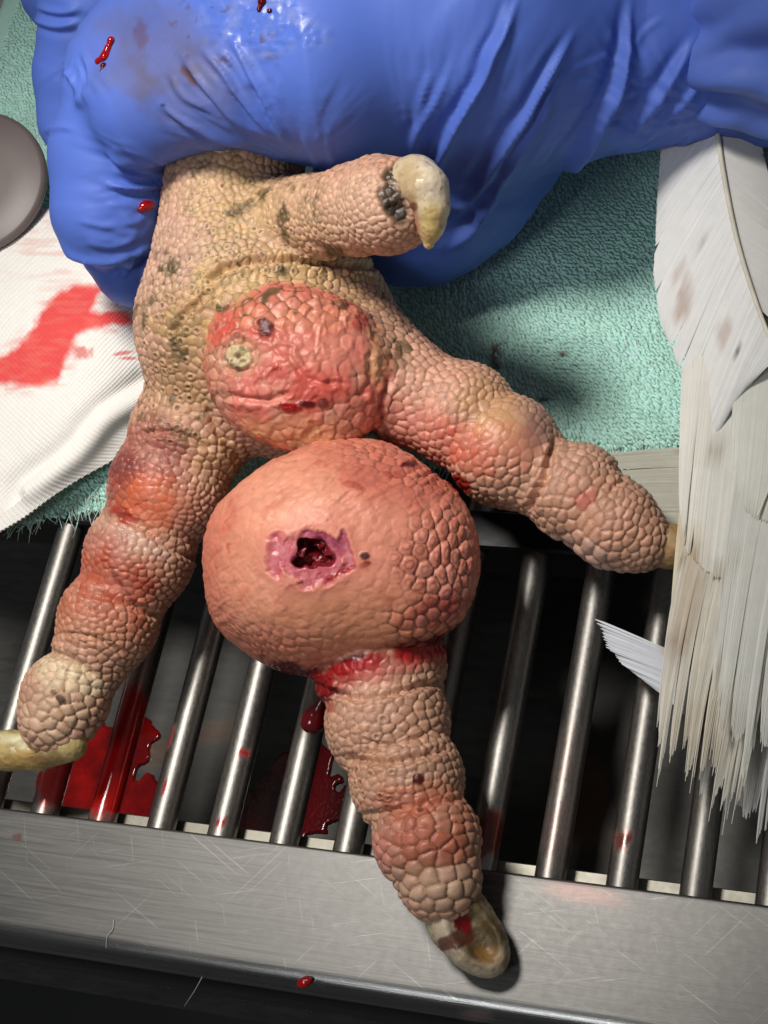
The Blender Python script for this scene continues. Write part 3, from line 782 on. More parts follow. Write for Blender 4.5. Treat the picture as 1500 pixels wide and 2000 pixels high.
blood(dk, (232, 905, 40, 40, 20), st=.35, soft=.6); blood_line(dk, [(210, 1100), (260, 1170), (280, 1180)], 4, .5)
blood(s2l(70, 58, 44), (118, 1365, 9, 7, 40), st=.9, w_=.6, raise_=.05); blood(s2l(96, 78, 52), (104, 1352, 7, 5, 30), st=.8, w_=.6)
# yellow plug on the pad
m_ = blobmask(px, py, 466, 696, 24, 26, 0, .12, .22, 14); col = paint(col, m_, s2l(200, 178, 138)); col = paint(col, m_ * sstep(.0, .4, fbm(V, .1, 3, 3)), s2l(112, 92, 60)); wet(.5, m_); V2 += Nn * (m_ * (.03 + .03 * vnoise(V, .1, 6)) - .05 * blobmask(px, py, 466, 696, 36, 38, 0, .1, .05) * (1 - m_))[:, None]
# dark socket by the hallux claw
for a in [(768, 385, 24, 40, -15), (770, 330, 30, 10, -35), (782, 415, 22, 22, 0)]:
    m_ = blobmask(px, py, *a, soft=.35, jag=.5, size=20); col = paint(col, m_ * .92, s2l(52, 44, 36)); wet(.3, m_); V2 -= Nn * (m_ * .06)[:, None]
lum = col.mean(1, keepdims=True); col = np.clip((lum + (col - lum) * 1.04) * .97, .003, .9)
bird = empty('bird', 'white bird with a swollen, wounded scaly foot held over the grate', 'bird')
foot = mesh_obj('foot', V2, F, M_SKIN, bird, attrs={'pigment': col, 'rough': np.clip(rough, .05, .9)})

# ------------------------------------------------------------------ claws
def claw(name, ops, hsz, painter, label=None, bounds=1.3):
    f = make_sdf(ops)
    cs_ = []
    def coll(o):
        for op in o:
            if isinstance(op[0], list): coll(op[0])
            elif op[0][0] == 'c': cs_.extend([op[0][1], op[0][2]])
            else: cs_.append(op[0][1])
    coll(ops); cs_ = np.array(cs_)
    V, F = sdf_mesh(f, cs_.min(0) - bounds, cs_.max(0) + bounds, hsz)
    n = vnormals(V, F)
    if np.mean(np.sum(n[::31] * grad(f, V[::31]), 1)) < 0: F = F[:, ::-1]; n = -n
    x, y = proj(V); c, r, d = painter(V, x, y, n)
    gsp = fbm(V, .16, 4, 61); c = c * (1 + .22 * gsp)[:, None]; c = paint(c, .45 * sstep(.3, .6, fbm(V, .09, 3, 62)), s2l(96, 78, 52)); r = np.clip(r + .12 * gsp, .08, .8); d = d + .010 * fbm(V, .07, 2, 63)
    o = mesh_obj(name, V + n * d[:, None], F, M_HORN, foot, attrs={'pigment': np.clip(c, .003, .9), 'rough': r})
    if label: o['label'] = label
    return f
def p_hallux(V, x, y, n):
    c = np.tile(s2l(206, 184, 150), (len(V), 1)); c = paint(c, blobmask(x, y, 850, 350, 30, 50, -20), s2l(222, 204, 178)); c = paint(c, blobmask(x, y, 842, 450, 22, 50, 0), s2l(205, 178, 118))
    c = paint(c, blobmask(x, y, 805, 425, 13, 40, -15) * .7, s2l(150, 84, 58)); c = paint(c, .5 * blobmask(x, y, 800, 360, 22, 40, 0, .5, .8, 12), s2l(170, 140, 95)); c = paint(c, blobmask(x, y, 808, 405, 8, 9, 0) * .8, s2l(96, 44, 30))
    fl = .5 * blobmask(x, y, 800, 365, 30, 45, 0, .5, .5, 14)
    return c, np.full(len(V), .34), .012 * fl * vnoise(V, .10, 3) + .006 * vnoise(V, .3, 5)
claw('claw', [(chain([(785, 352, 6.3, 42), (812, 350, 6.5, 45), (832, 368, 6.55, 43), (843, 405, 6.4, 34), (841, 442, 6.2, 25), (837, 476, 6.0, 11)], .12), .1),
              (ell(at(812, 375, 6.2), (R(42, at(812, 375, 6.2)), R(40, at(812, 375, 6.2)), .35)), .2)], .022, p_hallux, 'pale hooked claw of the short raised toe')
def p_front(V, x, y, n):
    c = np.tile(s2l(190, 172, 146), (len(V), 1)); c = paint(c, blobmask(x, y, 945, 1838, 42, 52, 40, .4, .4), s2l(88, 70, 38)); c = paint(c, blobmask(x, y, 925, 1780, 30, 30, 0, .5, .4), s2l(104, 88, 58))
    c = paint(c, blobmask(x, y, 955, 1868, 26, 22, 0, .5, .5) * .8, s2l(150, 108, 52)); c = paint(c, .5 * blobmask(x, y, 870, 1790, 20, 40, -20, .5, .4), s2l(205, 188, 165))
    m = blobmask(x, y, 905, 1808, 25, 21, 35, .15, .7, 22); c = paint(c, m, s2l(128, 8, 12)); m2 = blobmask(x, y, 888, 1838, 34, 16, -20, .2, .5, 18) * .85; c = paint(c, m2, s2l(92, 34, 26))
    r = np.full(len(V), .44) - .26 * np.maximum(m, .5 * m2)
    return c, r, .02 * m + .02 * fbm(V, .2, 3, 3) * blobmask(x, y, 935, 1830, 50, 60, 40)
fa = at(925, 1832, .5)
claw('claw', [(chain([(868, 1748, .75, 56), (900, 1800, .62, 62), (935, 1845, .52, 56), (955, 1868, .45, 40)], .15), .1),
              (ell(at(925, 1822, 1.22), (R(82, fa), R(46, fa), .48), rotz_img(48)), .08, 'cut')], .024, p_front, 'broad blunt claw of the front toe, hollow side up and smeared with blood')
def p_left(V, x, y, n):
    c = np.tile(s2l(190, 168, 112), (len(V), 1)); c = paint(c, blobmask(x, y, 50, 1445, 50, 12, 5), s2l(216, 206, 168)); c = paint(c, blobmask(x, y, 45, 1488, 60, 14, 0) * .8, s2l(176, 140, 78)); c = paint(c, .6 * blobmask(x, y, 90, 1480, 30, 20, 0, .5, .6, 12), s2l(120, 92, 60))
    return c, np.full(len(V), .36), .015 * fbm(V, .2, 3, 4)
claw('claw', [(chain([(135, 1452, 1.2, 36), (75, 1464, 1.1, 40), (15, 1466, 1.05, 38), (-50, 1450, 1.0, 26), (-100, 1415, .95, 9)], .1), .1),
              (ell(at(40, 1452, 1.52), (.62, .2, .16), rotz_img(4)), .05, 'cut')], .024, p_left, 'yellowish curved claw of the left toe')
def p_right(V, x, y, n):
    c = np.tile(s2l(168, 132, 90), (len(V), 1)); c = paint(c, blobmask(x, y, 1300, 1050, 40, 14, 20), s2l(196, 166, 120)); return c, np.full(len(V), .45), .02 * fbm(V, .25, 3, 4)
claw('claw', [(chain([(1262, 1058, 1.4, 46), (1310, 1068, 1.25, 42), (1365, 1080, 1.1, 30), (1400, 1095, 1.0, 10)], .1), .1)], .03, p_right, 'brownish claw of the right toe, partly under the feathers')

# ------------------------------------------------------------------ gloved hand
Gp = lambda *a: pad(*a)
def gcone(a, b):
    (p, r), (p2, r2) = q(*a), q(*b); return cone(p, p2, r, r2)
index = [(gcone((400, 20, 6.3, 180), (275, 150, 5.6, 140)), .1), (gcone((275, 150, 5.6, 142), (222, 300, 4.8, 124)), .3), (gcone((228, 300, 4.8, 126), (214, 410, 4.3, 115)), .2), (gcone((290, 205, 6.0, 118), (480, 150, 6.6, 108)), .3), (gcone((480, 150, 6.6, 108), (620, 130, 6.4, 180)), .25)]
tip = [(gcone((214, 440, 3.6, 95), (258, 525, 3.0, 68)), .1), (gcone((258, 525, 3.0, 70), (330, 520, 2.8, 58)), .2)]
behind = [(gcone((190, 20, 4.0, 120), (152, 140, 3.3, 84)), .1), (gcone((152, 140, 3.3, 84), (150, 235, 2.7, 76)), .2)]
behind2 = [(gcone((250, -120, 3.5, 110), (128, -15, 2.6, 84)), .1), (gcone((128, -15, 2.6, 84), (150, 40, 2.2, 60)), .2)]
palm = [(gcone((600, 40, 6.0, 265), (930, 40, 5.2, 300)), .3), (gcone((1080, -120, 4.2, 270), (840, 300, 2.5, 232)), .5), (gcone((820, 340, 2.5, 222), (812, 370, 2.3, 190)), .2),
        (gcone((1000, 60, 4.6, 300), (1230, 70, 3.9, 222)), .4), (gcone((1230, 60, 3.9, 222), (1345, 80, 3.7, 196)), .3), (gcone((640, 90, 5.8, 235), (480, 90, 6.0, 190)), .4)]
glove_sdf = make_sdf(palm + [(index, .55), (tip, .08), (behind, .04), (behind2, .04)])
V, F = sdf_mesh(glove_sdf, [-11, 1, -1.4], [11, 19.5, 10.5], .053)
n = vnormals(V, F)
if np.mean(np.sum(n[::31] * grad(glove_sdf, V[::31]), 1)) < 0: F = F[:, ::-1]; n = -n
x, y = proj(V); pv2 = P2(x, y)
front_ = sstep(-.25, .1, n @ (-W2C[:, 2]))
gd = np.zeros(len(V))
x_w = x + 6 * fbm(pv2, 90, 2, 5); y_w = y + 6 * fbm(pv2, 90, 2, 6)
def ridge(pts, wpx, a, asym=.5):
    """a pulled fold of the glove: a sharp crest with a trough on one side"""
    global gd
    d, t, s_ = seg_dist(x_w, y_w, smooth_poly(pts, 16).tolist()); sd = d * s_
    ends = sstep(-.02, .25, t) * sstep(1.02, .75, t)
    ww_ = np.maximum(.8 * wpx * (.6 + .8 * t), 5.5)
    gd += front_ * ends * 1.3 * a * (1 / (1 + (sd / ww_) ** 2) ** 1.5 - asym * np.exp(-((sd - 1.7 * ww_) / (1.2 * ww_)) ** 2))
for pts, w_, a_ in [([(1020, -20), (968, 100), (905, 215), (860, 310), (842, 350)], 12, .17), ([(1000, -10), (965, 80), (930, 150)], 7, .07),
                    ([(1125, 55), (1045, 195), (965, 325), (885, 440)], 13, .15), ([(1110, 135), (1035, 260), (935, 420), (870, 500)], 12, .13), ([(1010, 330), (960, 400), (900, 480)], 12, .06),
                    ([(1232, -20), (1215, 125), (1175, 230), (1100, 345), (1050, 425)], 16, .18), ([(890, 100), (850, 200), (815, 270), (800, 320)], 10, .06), ([(840, 130), (825, 200), (812, 290)], 8, .04),
                    ([(1370, 60), (1310, 160), (1250, 235), (1180, 270)], 18, .14), ([(1340, 150), (1200, 185), (1080, 225)], 5, .025), ([(1220, 100), (1130, 130), (1040, 185)], 4, .018),
                    ([(1300, 30), (1260, 60), (1230, 100)], 6, .03), ([(1400, 130), (1330, 210), (1270, 250)], 10, .08), ([(1335, 235), (1290, 250), (1240, 290)], 7, .05),
                    ([(345, 100), (400, 170), (470, 235), (560, 285)], 8, .10), ([(385, 92), (440, 150), (500, 220), (565, 290)], 8, .11), ([(435, 60), (490, 140), (535, 220), (575, 300)], 8, .11),
                    ([(305, 200), (370, 240), (440, 268), (510, 282)], 9, .09), ([(420, 100), (460, 130), (500, 180)], 5, .05), ([(330, 140), (360, 190), (420, 220)], 6, .05),
                    ([(205, 296), (260, 318), (335, 340)], 7, .12), ([(230, 285), (290, 305), (345, 330)], 5, .05), ([(190, 356), (260, 368), (320, 358), (365, 338)], 8, .16), ([(210, 330), (280, 345), (345, 342)], 5, .05),
                    ([(205, 395), (260, 402), (315, 396)], 5, .035), ([(150, 430), (220, 440), (300, 425)], 6, .03), ([(110, 470), (150, 495), (210, 505), (270, 490), (305, 470)], 7, .12), ([(270, 490), (250, 520), (230, 560)], 6, .07), ([(300, 480), (285, 520), (280, 560)], 5, .05),
                    ([(170, 470), (220, 478), (280, 462)], 5, .04), ([(125, 130), (150, 170), (155, 215)], 9, .10), ([(160, 100), (175, 150), (160, 210)], 8, .06), ([(60, 40), (110, 55), (160, 45)], 8, .09), ([(70, 15), (120, 28), (165, 20)], 7, .08), ([(85, 260), (115, 250), (150, 255)], 5, .04),
                    ([(640, 240), (640, 290), (655, 325)], 7, .04), ([(590, 250), (605, 300), (625, 330)], 6, .04)]: ridge(pts, w_, a_)
gd += .035 * fbm(V, 2.2, 3, 3) * front_ + .05 * fbm(np.stack([(x * .8 + y * .6) / 60, (x * -.6 + y * .8) / 260, 0 * x], 1), 1, 2, 9) * front_ * sstep(750, 900, x)
# fans of fine stretch wrinkles running out from where the glove is pinched
def fan(cx, cy, a0, a1, r0, r1, dens, amp_, seed):
    global gd
    th = np.degrees(np.arctan2(y - cy, x - cx)); th = np.where(th < a0 - 60, th + 360, th); r_ = np.hypot(x - cx, y - cy)
    m = sstep(a0, a0 + 12, th) * sstep(a1, a1 - 12, th) * sstep(r0, r0 + 25, r_) * sstep(r1, r1 * .45, r_) * front_
    k_ = np.nonzero(m > .01)[0]
    if len(k_) == 0: return
    Q = np.stack([th[k_] / dens + .25 * np.sin(r_[k_] / 60), r_[k_] / 110, 0 * r_[k_]], 1)
    n_ = fbm(Q, 1, 2, seed); gd[k_] += m[k_] * amp_ * (1 - 2 * np.abs(n_) ** .7)
fan(590, 320, 175, 262, 20, 330, 3.2, .05, 5); fan(590, 320, 262, 330, 15, 220, 5, .03, 6); fan(365, 340, 120, 215, 10, 250, 6, .045, 7); fan(320, 475, 120, 230, 10, 190, 7, .03, 8)
fan(830, 560, 255, 330, 60, 620, 2.2, .035, 9); fan(1390, 220, 120, 235, 15, 330, 5, .06, 10); fan(150, 100, 30, 150, 5, 130, 9, .04, 11)
# loose skin of the glove at the lower edge
gd += .05 * fbm(np.stack([x / 45, y / 45, 0 * x], 1), 1, 2, 19) * blobmask(x, y, 900, 500, 220, 60, -28, .5, .1)
gd = smooth_field(gd, F, 2)
V2 = V + n * gd[:, None]
col = np.tile(s2l(85, 114, 204), (len(V), 1))
gr = np.full(len(V), .54)
smear = .85 * blobmask(x, y, 340, 150, 90, 75, 30, .45, .5, 40) * sstep(-.5, .3, fbm(pv2, 40, 3, 3))
col = paint(col, smear, s2l(84, 76, 100)); film = .6 * blobmask(x, y, 340, 130, 150, 105, 30, .5, .5, 50); col = paint(col, film, s2l(100, 98, 128))
sp = sstep(.42, .5, fbm(pv2, 16, 3, 13)) * blobmask(x, y, 440, 70, 110, 80, 30, .5, .3)
col = paint(col, sp * .65, s2l(88, 62, 66)); 
col = paint(col, .85 * blobmask(x, y, 370, 150, 9, 28, -40, .4, .4, 12), s2l(82, 52, 40)); col = paint(col, .8 * blobmask(x, y, 320, 205, 4, 4, 0), s2l(40, 20, 18))
col = paint(col, .5 * blobmask(x, y, 275, 70, 12, 30, 0, .4, .6, 12), s2l(96, 60, 66))
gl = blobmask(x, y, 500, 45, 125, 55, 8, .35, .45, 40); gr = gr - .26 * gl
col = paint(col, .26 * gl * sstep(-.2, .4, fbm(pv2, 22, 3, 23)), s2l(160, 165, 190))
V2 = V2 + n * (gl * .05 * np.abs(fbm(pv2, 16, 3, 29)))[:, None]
hand = empty('gloved_hand', 'hand in a blue nitrile glove gripping the leg from above', 'gloved hand')
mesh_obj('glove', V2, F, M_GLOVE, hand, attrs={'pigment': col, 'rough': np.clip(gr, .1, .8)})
# cuff: gathered sleeve running off to the right
cuff_ax = smooth_poly([at(1395, 60, 3.7), at(1440, 70, 3.8), at(1560, 60, 4.3), at(1760, 40, 5.0)], 60)
nr = 140; Vc = []
for i, c in enumerate(cuff_ax):
    t = i / (len(cuff_ax) - 1)
    a_ = cuff_ax[min(i + 1, 59)] - cuff_ax[max(i - 1, 0)]; a_ /= np.linalg.norm(a_)
    e1 = np.cross(a_, [0, 0, 1]); e1 /= np.linalg.norm(e1); e2 = np.cross(e1, a_)
    rr = 1.55 + .55 * t
    for k in range(nr):
        th = 2 * math.pi * k / nr
        r_ = rr * (1 + (.05 + .05 * t) * math.sin(9 * th + 6 * t + math.sin(3 * th)) + .03 * math.sin(17 * th - 9 * t))
        Vc.append(c + (e1 * math.cos(th) + e2 * math.sin(th)) * r_)
Vc = np.array(Vc); Vc += .08 * np.stack([fbm(Vc, .8, 3, 1), fbm(Vc, .8, 3, 2), fbm(Vc, .8, 3, 3)], 1)
Fc = np.array([(i * nr + k, i * nr + (k + 1) % nr, (i + 1) * nr + (k + 1) % nr, (i + 1) * nr + k) for i in range(59) for k in range(nr)])
mesh_obj('cuff', Vc, Fc, M_GLOVE, hand, attrs={'pigment': np.tile(s2l(88, 114, 194), (len(Vc), 1)), 'rough': np.full(len(Vc), .46)})

# ------------------------------------------------------------------ blood clots and drops
def clot(name, f, parts, mat, label, lift=.3):
    """a wet lump resting on the surface f: parts = (px,py,r_px)"""
    ops = []; cs_ = []
    for (x_, y_, r_) in parts:
        p = hit(f, x_, y_); nn_ = grad(f, p[None])[0]; rr = R(r_, p); c = p + nn_ * rr * lift; cs_.append(c)
        ops.append((sph(c, rr), .10))
    cs_ = np.array(cs_); ff = make_sdf(ops)
    V, F = sdf_mesh(ff, cs_.min(0) - .5, cs_.max(0) + .5, .018, project=1)
    n_ = vnormals(V, F)
    if np.mean(np.sum(n_ * grad(ff, V), 1)) < 0: F = F[:, ::-1]; n_ = -n_
    V = V + n_ * (.022 * fbm(V, .1, 3, 3))[:, None]
    return tag(mesh_obj(name, V, F, mat), label, 'blood')
clot('blood_clot', glove_sdf, [(219, 80, 8), (213, 97, 8), (207, 112, 10), (194, 121, 8)], M_BLOOD, 'red elongated clot on the knuckle of the blue glove')
clot('blood_clot', glove_sdf, [(204, 130, 6), (199, 142, 4)], M_DARKBLOOD, 'dark tail of blood below the clot on the glove knuckle')
clot('blood_clot', glove_sdf, [(280, 402, 11), (290, 400, 9), (273, 406, 6)], M_BLOOD, 'small bright red clot on the gloved finger beside the leg')
clot('blood_clot', glove_sdf, [(512, 5, 8), (508, 20, 5), (528, 22, 6), (516, -8, 9)], M_DARKBLOOD, 'dark red clot at the top edge on the shiny glove patch')
flat = lambda P: P[:, 2]
clot('blood_clot', flat, [(596, 1918, 9), (606, 1915, 5), (586, 1922, 6)], M_BLOOD, 'small red clot on the front edge of the steel rim', .1)
# drop hanging from the toe
dp, dr = q(612, 1408, .9, 24)
ops = [(cone(at(632, 1360, 1.2), dp, .06, dr * .95), .1), (sph(dp, dr), .1)]
V, F = sdf_mesh(make_sdf(ops), dp - .9, dp + .9 + np.array([0, .3, .3]), .025)
tag(mesh_obj('blood_drop', V, F[:, ::-1] if np.mean(np.sum(vnormals(V, F) * (V - V.mean(0)), 1)) < 0 else F, M_DARKBLOOD), 'dark drop of blood hanging from the left side of the front toe', 'blood')

# ------------------------------------------------------------------ mint towel
def towel_edge_y(xw):                     # front edge of the towel, in world y
    return np.interp(xw, EX, EY)
edge_pts = [(-260, 990), (-100, 985), (40, 1010), (200, 985), (420, 960), (700, 900), (1060, 895), (1200, 905), (1330, 910), (1500, 930), (1700, 950)]
EX = np.array([at(a, b, .2)[0] for a, b in edge_pts]); EY = np.array([at(a, b, .2)[1] for a, b in edge_pts]); o_ = np.argsort(EX); EX, EY = EX[o_], EY[o_]
def towel_z(xw, yw):
    Q = np.stack([xw, yw, 0 * xw], 1)
    return .18 + .10 * fbm(Q, 3.0, 2, 3) + .35 * np.exp(-((yw - EY.mean() - 4.2 + .3 * xw) / .9) ** 2) * .5 - .25 * sstep(.6, 0, yw - towel_edge_y(xw))
xs = np.linspace(-13, 15, 220); ts = np.linspace(0, 1, 150)
X_, T_ = np.meshgrid(xs, ts, indexing='ij'); Y_ = towel_edge_y(X_.ravel()) * (1 - T_.ravel()) + 21 * T_.ravel(); X_ = X_.ravel()
V = np.stack([X_, Y_, towel_z(X_, Y_)], 1)
ii = np.arange(len(V)).reshape(220, 150)
Ft = np.stack([ii[:-1, :-1].ravel(), ii[1:, :-1].ravel(), ii[1:, 1:].ravel(), ii[:-1, 1:].ravel()], 1)
low = V - np.array([0, 0, .12])
M_TOWEL = painted('terry_cotton', bump_size=.05, bump_h=.02, mottled=.12, mott_size=.5, spec=.1)
MINT = s2l(198, 240, 227)
towel = empty('towel', 'mint green terry towel laid over the back of the grate', 'towel')
# closed sheet with thickness
nv = len(V); Vs = np.vstack([V, low]); rim_idx = np.concatenate([ii[:, 0], ii[-1, 1:], ii[::-1, -1][1:], ii[0, ::-1][1:-1]])
rq = np.stack([rim_idx, np.roll(rim_idx, -1), np.roll(rim_idx, -1) + nv, rim_idx + nv], 1)[:, ::-1]
Fs = np.vstack([Ft, Ft[:, ::-1] + nv, rq])
mesh_obj('base_cloth', Vs, Fs, M_TOWEL, towel, attrs={'pigment': np.tile(MINT * .9, (2 * nv, 1)), 'rough': np.full(2 * nv, .9)})
# pile: loops in rows where the towel is in view
def in_view(Vt, m=80):
    a, b = proj(Vt); return (a > -m) & (a < 1500 + m) & (b > -m) & (b < 2000)
rows = []
sp_ = .092
yy = np.arange(EY.min(), 20.5, sp_)
for r_i, y0 in enumerate(yy):
    xx = np.arange(-12.5, 14, sp_ * .82) + (r_i % 2) * sp_ * .41
    rows.append(np.stack([xx, np.full_like(xx, y0), 0 * xx], 1))
L = np.concatenate(rows); L[:, :2] += rng.normal(0, .016, (len(L), 2)); L[:, 1] += .05 * vnoise(L, .7, 5)
L = L[(L[:, 1] > towel_edge_y(L[:, 0])) & in_view(L)]
lx, ly = proj(L)
L = L[~((lx > 330) & (lx < 700) & (ly > 300) & (ly < 880)) & ~((lx > 480) & (ly < 250) & (lx < 1250))]
L[:, 2] = towel_z(L[:, 0], L[:, 1])
# one loop: a small arched ring of 6 x 4
def loop_proto(nu=5, nvv=3):
    vs_ = []
    for i in range(nu + 1):
        a = math.pi * i / nu; c = np.array([0, -.058 * math.cos(a), 0.055 * math.sin(a) - .01])
        for k in range(nvv):
            b = 2 * math.pi * k / nvv + .4
            rad = .042
            vs_.append(c + rad * np.array([math.cos(b), -math.sin(b) * math.cos(a), math.sin(b) * math.sin(a)]))
    fs_ = [(i * nvv + k, i * nvv + (k + 1) % nvv, (i + 1) * nvv + (k + 1) % nvv, (i + 1) * nvv + k) for i in range(nu) for k in range(nvv)]
    return np.array(vs_), np.array(fs_)
LV, LF = loop_proto()
def scatter(PV, PF, pos, yaw, scl, lean):
    ca, sa = np.cos(yaw), np.sin(yaw)
    v = PV[None] * scl[:, None, None]
    v[:, :, 0] += v[:, :, 2] * lean[:, None, 0]; v[:, :, 1] += v[:, :, 2] * lean[:, None, 1]
    x_ = v[:, :, 0] * ca[:, None] - v[:, :, 1] * sa[:, None]; y_ = v[:, :, 0] * sa[:, None] + v[:, :, 1] * ca[:, None]
    VV = np.stack([x_, y_, v[:, :, 2]], 2) + pos[:, None]
    FF = PF[None] + (np.arange(len(pos)) * len(PV))[:, None, None]
    return VV.reshape(-1, 3), FF.reshape(-1, PF.shape[1])
nL = len(L)
VV, FF = scatter(LV, LF, L, .75 + rng.normal(0, .14, nL) + .25 * vnoise(L, 1.6, 8), rng.uniform(.68, .98, nL), rng.normal(0, .18, (nL, 2)))
pc = np.repeat(MINT[None] * rng.uniform(.88, 1.12, (nL, 1)), len(LV), 0)
qx, qy = proj(VV)
for a in [(968, 690, 12, 18, 0), (968, 715, 10, 8, 0), (1100, 692, 8, 5, 0), (1060, 780, 10, 4, 0)]:
    pc = paint(pc, .85 * blobmask(qx, qy, *a, soft=.4, jag=.5, size=12), s2l(120, 78, 70))
tag(mesh_obj('terry_pile', VV, FF, M_TOWEL, towel, attrs={'pigment': np.clip(pc, 0, .9), 'rough': np.full(len(VV), .9)}), kind='stuff')
# frayed fringe along the front edge: bent threads
TV = []; TF = []; TC = []
ns = 6
for i in range(1500):
    xw = rng.uniform(-12, 13); p = np.array([xw, towel_edge_y(xw) + rng.uniform(-.02, .5), 0]); 
    if not in_view(p[None])[0]: continue
    p[2] = towel_z(p[:1], p[1:2])[0] + .03
    d = np.array([rng.normal(.1, .45), -1, rng.uniform(.0, .5)]); d /= np.linalg.norm(d); Lh = rng.uniform(.2, .5); rad = rng.uniform(.010, .018)
    side = np.cross(d, [0, 0, 1]); side /= np.linalg.norm(side); up = np.cross(side, d); b0 = len(TV); bend = rng.normal(0, .35)
    for k in range(ns):
        t = k / (ns - 1); c = p + d * Lh * t + side * bend * t * t * Lh + np.array([0, 0, -.45 * Lh * t * t])
        for a in (0, 2.1, 4.2): TV.append(c + rad * (1 - .5 * t) * (side * math.cos(a) + up * math.sin(a)))
    for k in range(ns - 1):
        for a in range(3): TF.append((b0 + k * 3 + a, b0 + k * 3 + (a + 1) % 3, b0 + (k + 1) * 3 + (a + 1) % 3, b0 + (k + 1) * 3 + a))
    TC += [s2l(205, 226, 214) if rng.random() < .6 else MINT] * (ns * 3)
tag(mesh_obj('fringe', np.array(TV), np.array(TF), M_TOWEL, towel, attrs={'pigment': np.array(TC), 'rough': np.full(len(TV), .9)}), kind='stuff')

# ------------------------------------------------------------------ white gauze with the blood stain
# the gauze is a quilted sheet given by a coarse net of points (photo pixel, height)
GN = [[(-160, 330, .9), (-60, 360, 1.0), (60, 400, 1.15), (180, 430, 1.3), (260, 500, 1.2)],
      [(-160, 480, 1.0), (-60, 500, 1.2), (60, 530, 1.5), (190, 540, 1.7), (280, 590, 1.3)],
      [(-160, 640, 1.1), (-60, 650, 1.4), (60, 650, 1.8), (190, 650, 1.9), (300, 680, 1.3)],
      [(-160, 780, 1.0), (-60, 790, 1.3), (70, 780, 1.6), (200, 760, 1.6), (310, 760, 1.0)],
      [(-160, 930, .8), (-60, 920, 1.0), (60, 900, 1.2), (170, 850, 1.3), (300, 800, .8)],
      [(-160, 1100, .5), (-70, 1070, .6), (30, 1020, .7), (140, 945, .8), (300, 855, .6)]]
G = np.array([[at(*c) for c in r] for r in GN])
nu, nw = 300, 260
A = np.stack([smooth_poly(G[:, j], nu) for j in range(5)], 1)
S = np.array([smooth_poly(A[i], nw) for i in range(nu)])
V = S.reshape(-1, 3); ii = np.arange(len(V)).reshape(nu, nw)
Fg = np.stack([ii[:-1, :-1].ravel(), ii[:-1, 1:].ravel(), ii[1:, 1:].ravel(), ii[1:, :-1].ravel()], 1)
n = vnormals(V, Fg); 
if n[:, 2].mean() < 0: Fg = Fg[:, ::-1]; n = -n
gx, gy = proj(V)
iu, iw = np.meshgrid(np.arange(nu), np.arange(nw), indexing='ij'); iu = iu.ravel(); iw = iw.ravel()
wv = np.sin(iu * 2 * math.pi / 5.2 + 1.2 * vnoise(V, .5, 2)) * np.sin(iw * 2 * math.pi / 5.0 + 1.2 * vnoise(V, .5, 4))
fl = .016 * wv + .05 * fbm(V, 1.0, 3, 4)
d, t, s_ = seg_dist(gx, gy, smooth_poly([(290, 770), (210, 820), (150, 890), (60, 960)], 16).tolist()); fl += .16 * np.exp(-(d / 22) ** 2) - .14 * np.exp(-((d * s_ - 32) / 18) ** 2)
V2 = V + n * fl[:, None]
gc = np.tile(s2l(238, 234, 228), (len(V), 1))
pv3 = P2(gx, gy)
ph = blobmask(gx, gy, 100, 480, 150, 80, 40, .6, .5, 40) * sstep(-.1, .5, fbm(np.stack([gx / 60, gy / 9, 0 * gx], 1), 1, 3, 7)); gc = paint(gc, .45 * ph, s2l(226, 170, 160))
SPOLY = smooth_poly([(116, 570), (150, 556), (185, 553), (205, 566), (180, 603), (215, 606), (241, 609), (260, 630), (215, 640), (170, 646), (145, 672), (112, 738), (60, 752), (26, 755), (-40, 745), (-40, 715), (0, 700), (43, 664), (80, 615), (116, 570)], 70)
inside_ = np.zeros(len(gx), bool)
for (xa, ya), (xb, yb) in zip(SPOLY[:-1], SPOLY[1:]):
    c_ = ((ya > gy) != (yb > gy)) & (gx < (xb - xa) * (gy - ya) / (yb - ya + 1e-9) + xa); inside_ ^= c_
poly_d = seg_dist(gx, gy, SPOLY.tolist())[0]; poly_d = np.where(inside_, -poly_d, poly_d)
stn = sstep(8, -10, poly_d + 9 * fbm(pv3, 22, 3, 6)); gc = paint(gc, .92 * stn, s2l(226, 48, 48)); gc = paint(gc, .6 * stn * sstep(.0, .6, fbm(pv3, 26, 3, 9)), s2l(238, 90, 84))
gc = paint(gc, .5 * sstep(30, 0, poly_d) * sstep(-.2, .6, fbm(np.stack([gx / 30, gy / 8, 0 * gx], 1), 1, 3, 17)), s2l(228, 120, 110))
for a in [(240, 690, 20, 4, -10), (250, 700, 16, 3, 0), (160, 690, 20, 12, 0)]: gc = paint(gc, .7 * blobmask(gx, gy, *a, soft=.4, jag=.5, size=10), s2l(214, 70, 66))
M_GAUZE = painted('gauze_cotton', bump_size=.03, bump_h=.008, mottled=.06, mott_size=.2, spec=.1)
tag(mesh_obj('gauze', V2, Fg, M_GAUZE, attrs={'pigment': np.clip(gc, 0, .88), 'rough': np.full(len(V), .9)}), 'white woven gauze with a bright red blood stain, at the left edge', 'gauze')
so = bpy.context.scene.objects['gauze'].modifiers.new('thick', 'SOLIDIFY'); so.thickness = .06 * U; so.offset = -1

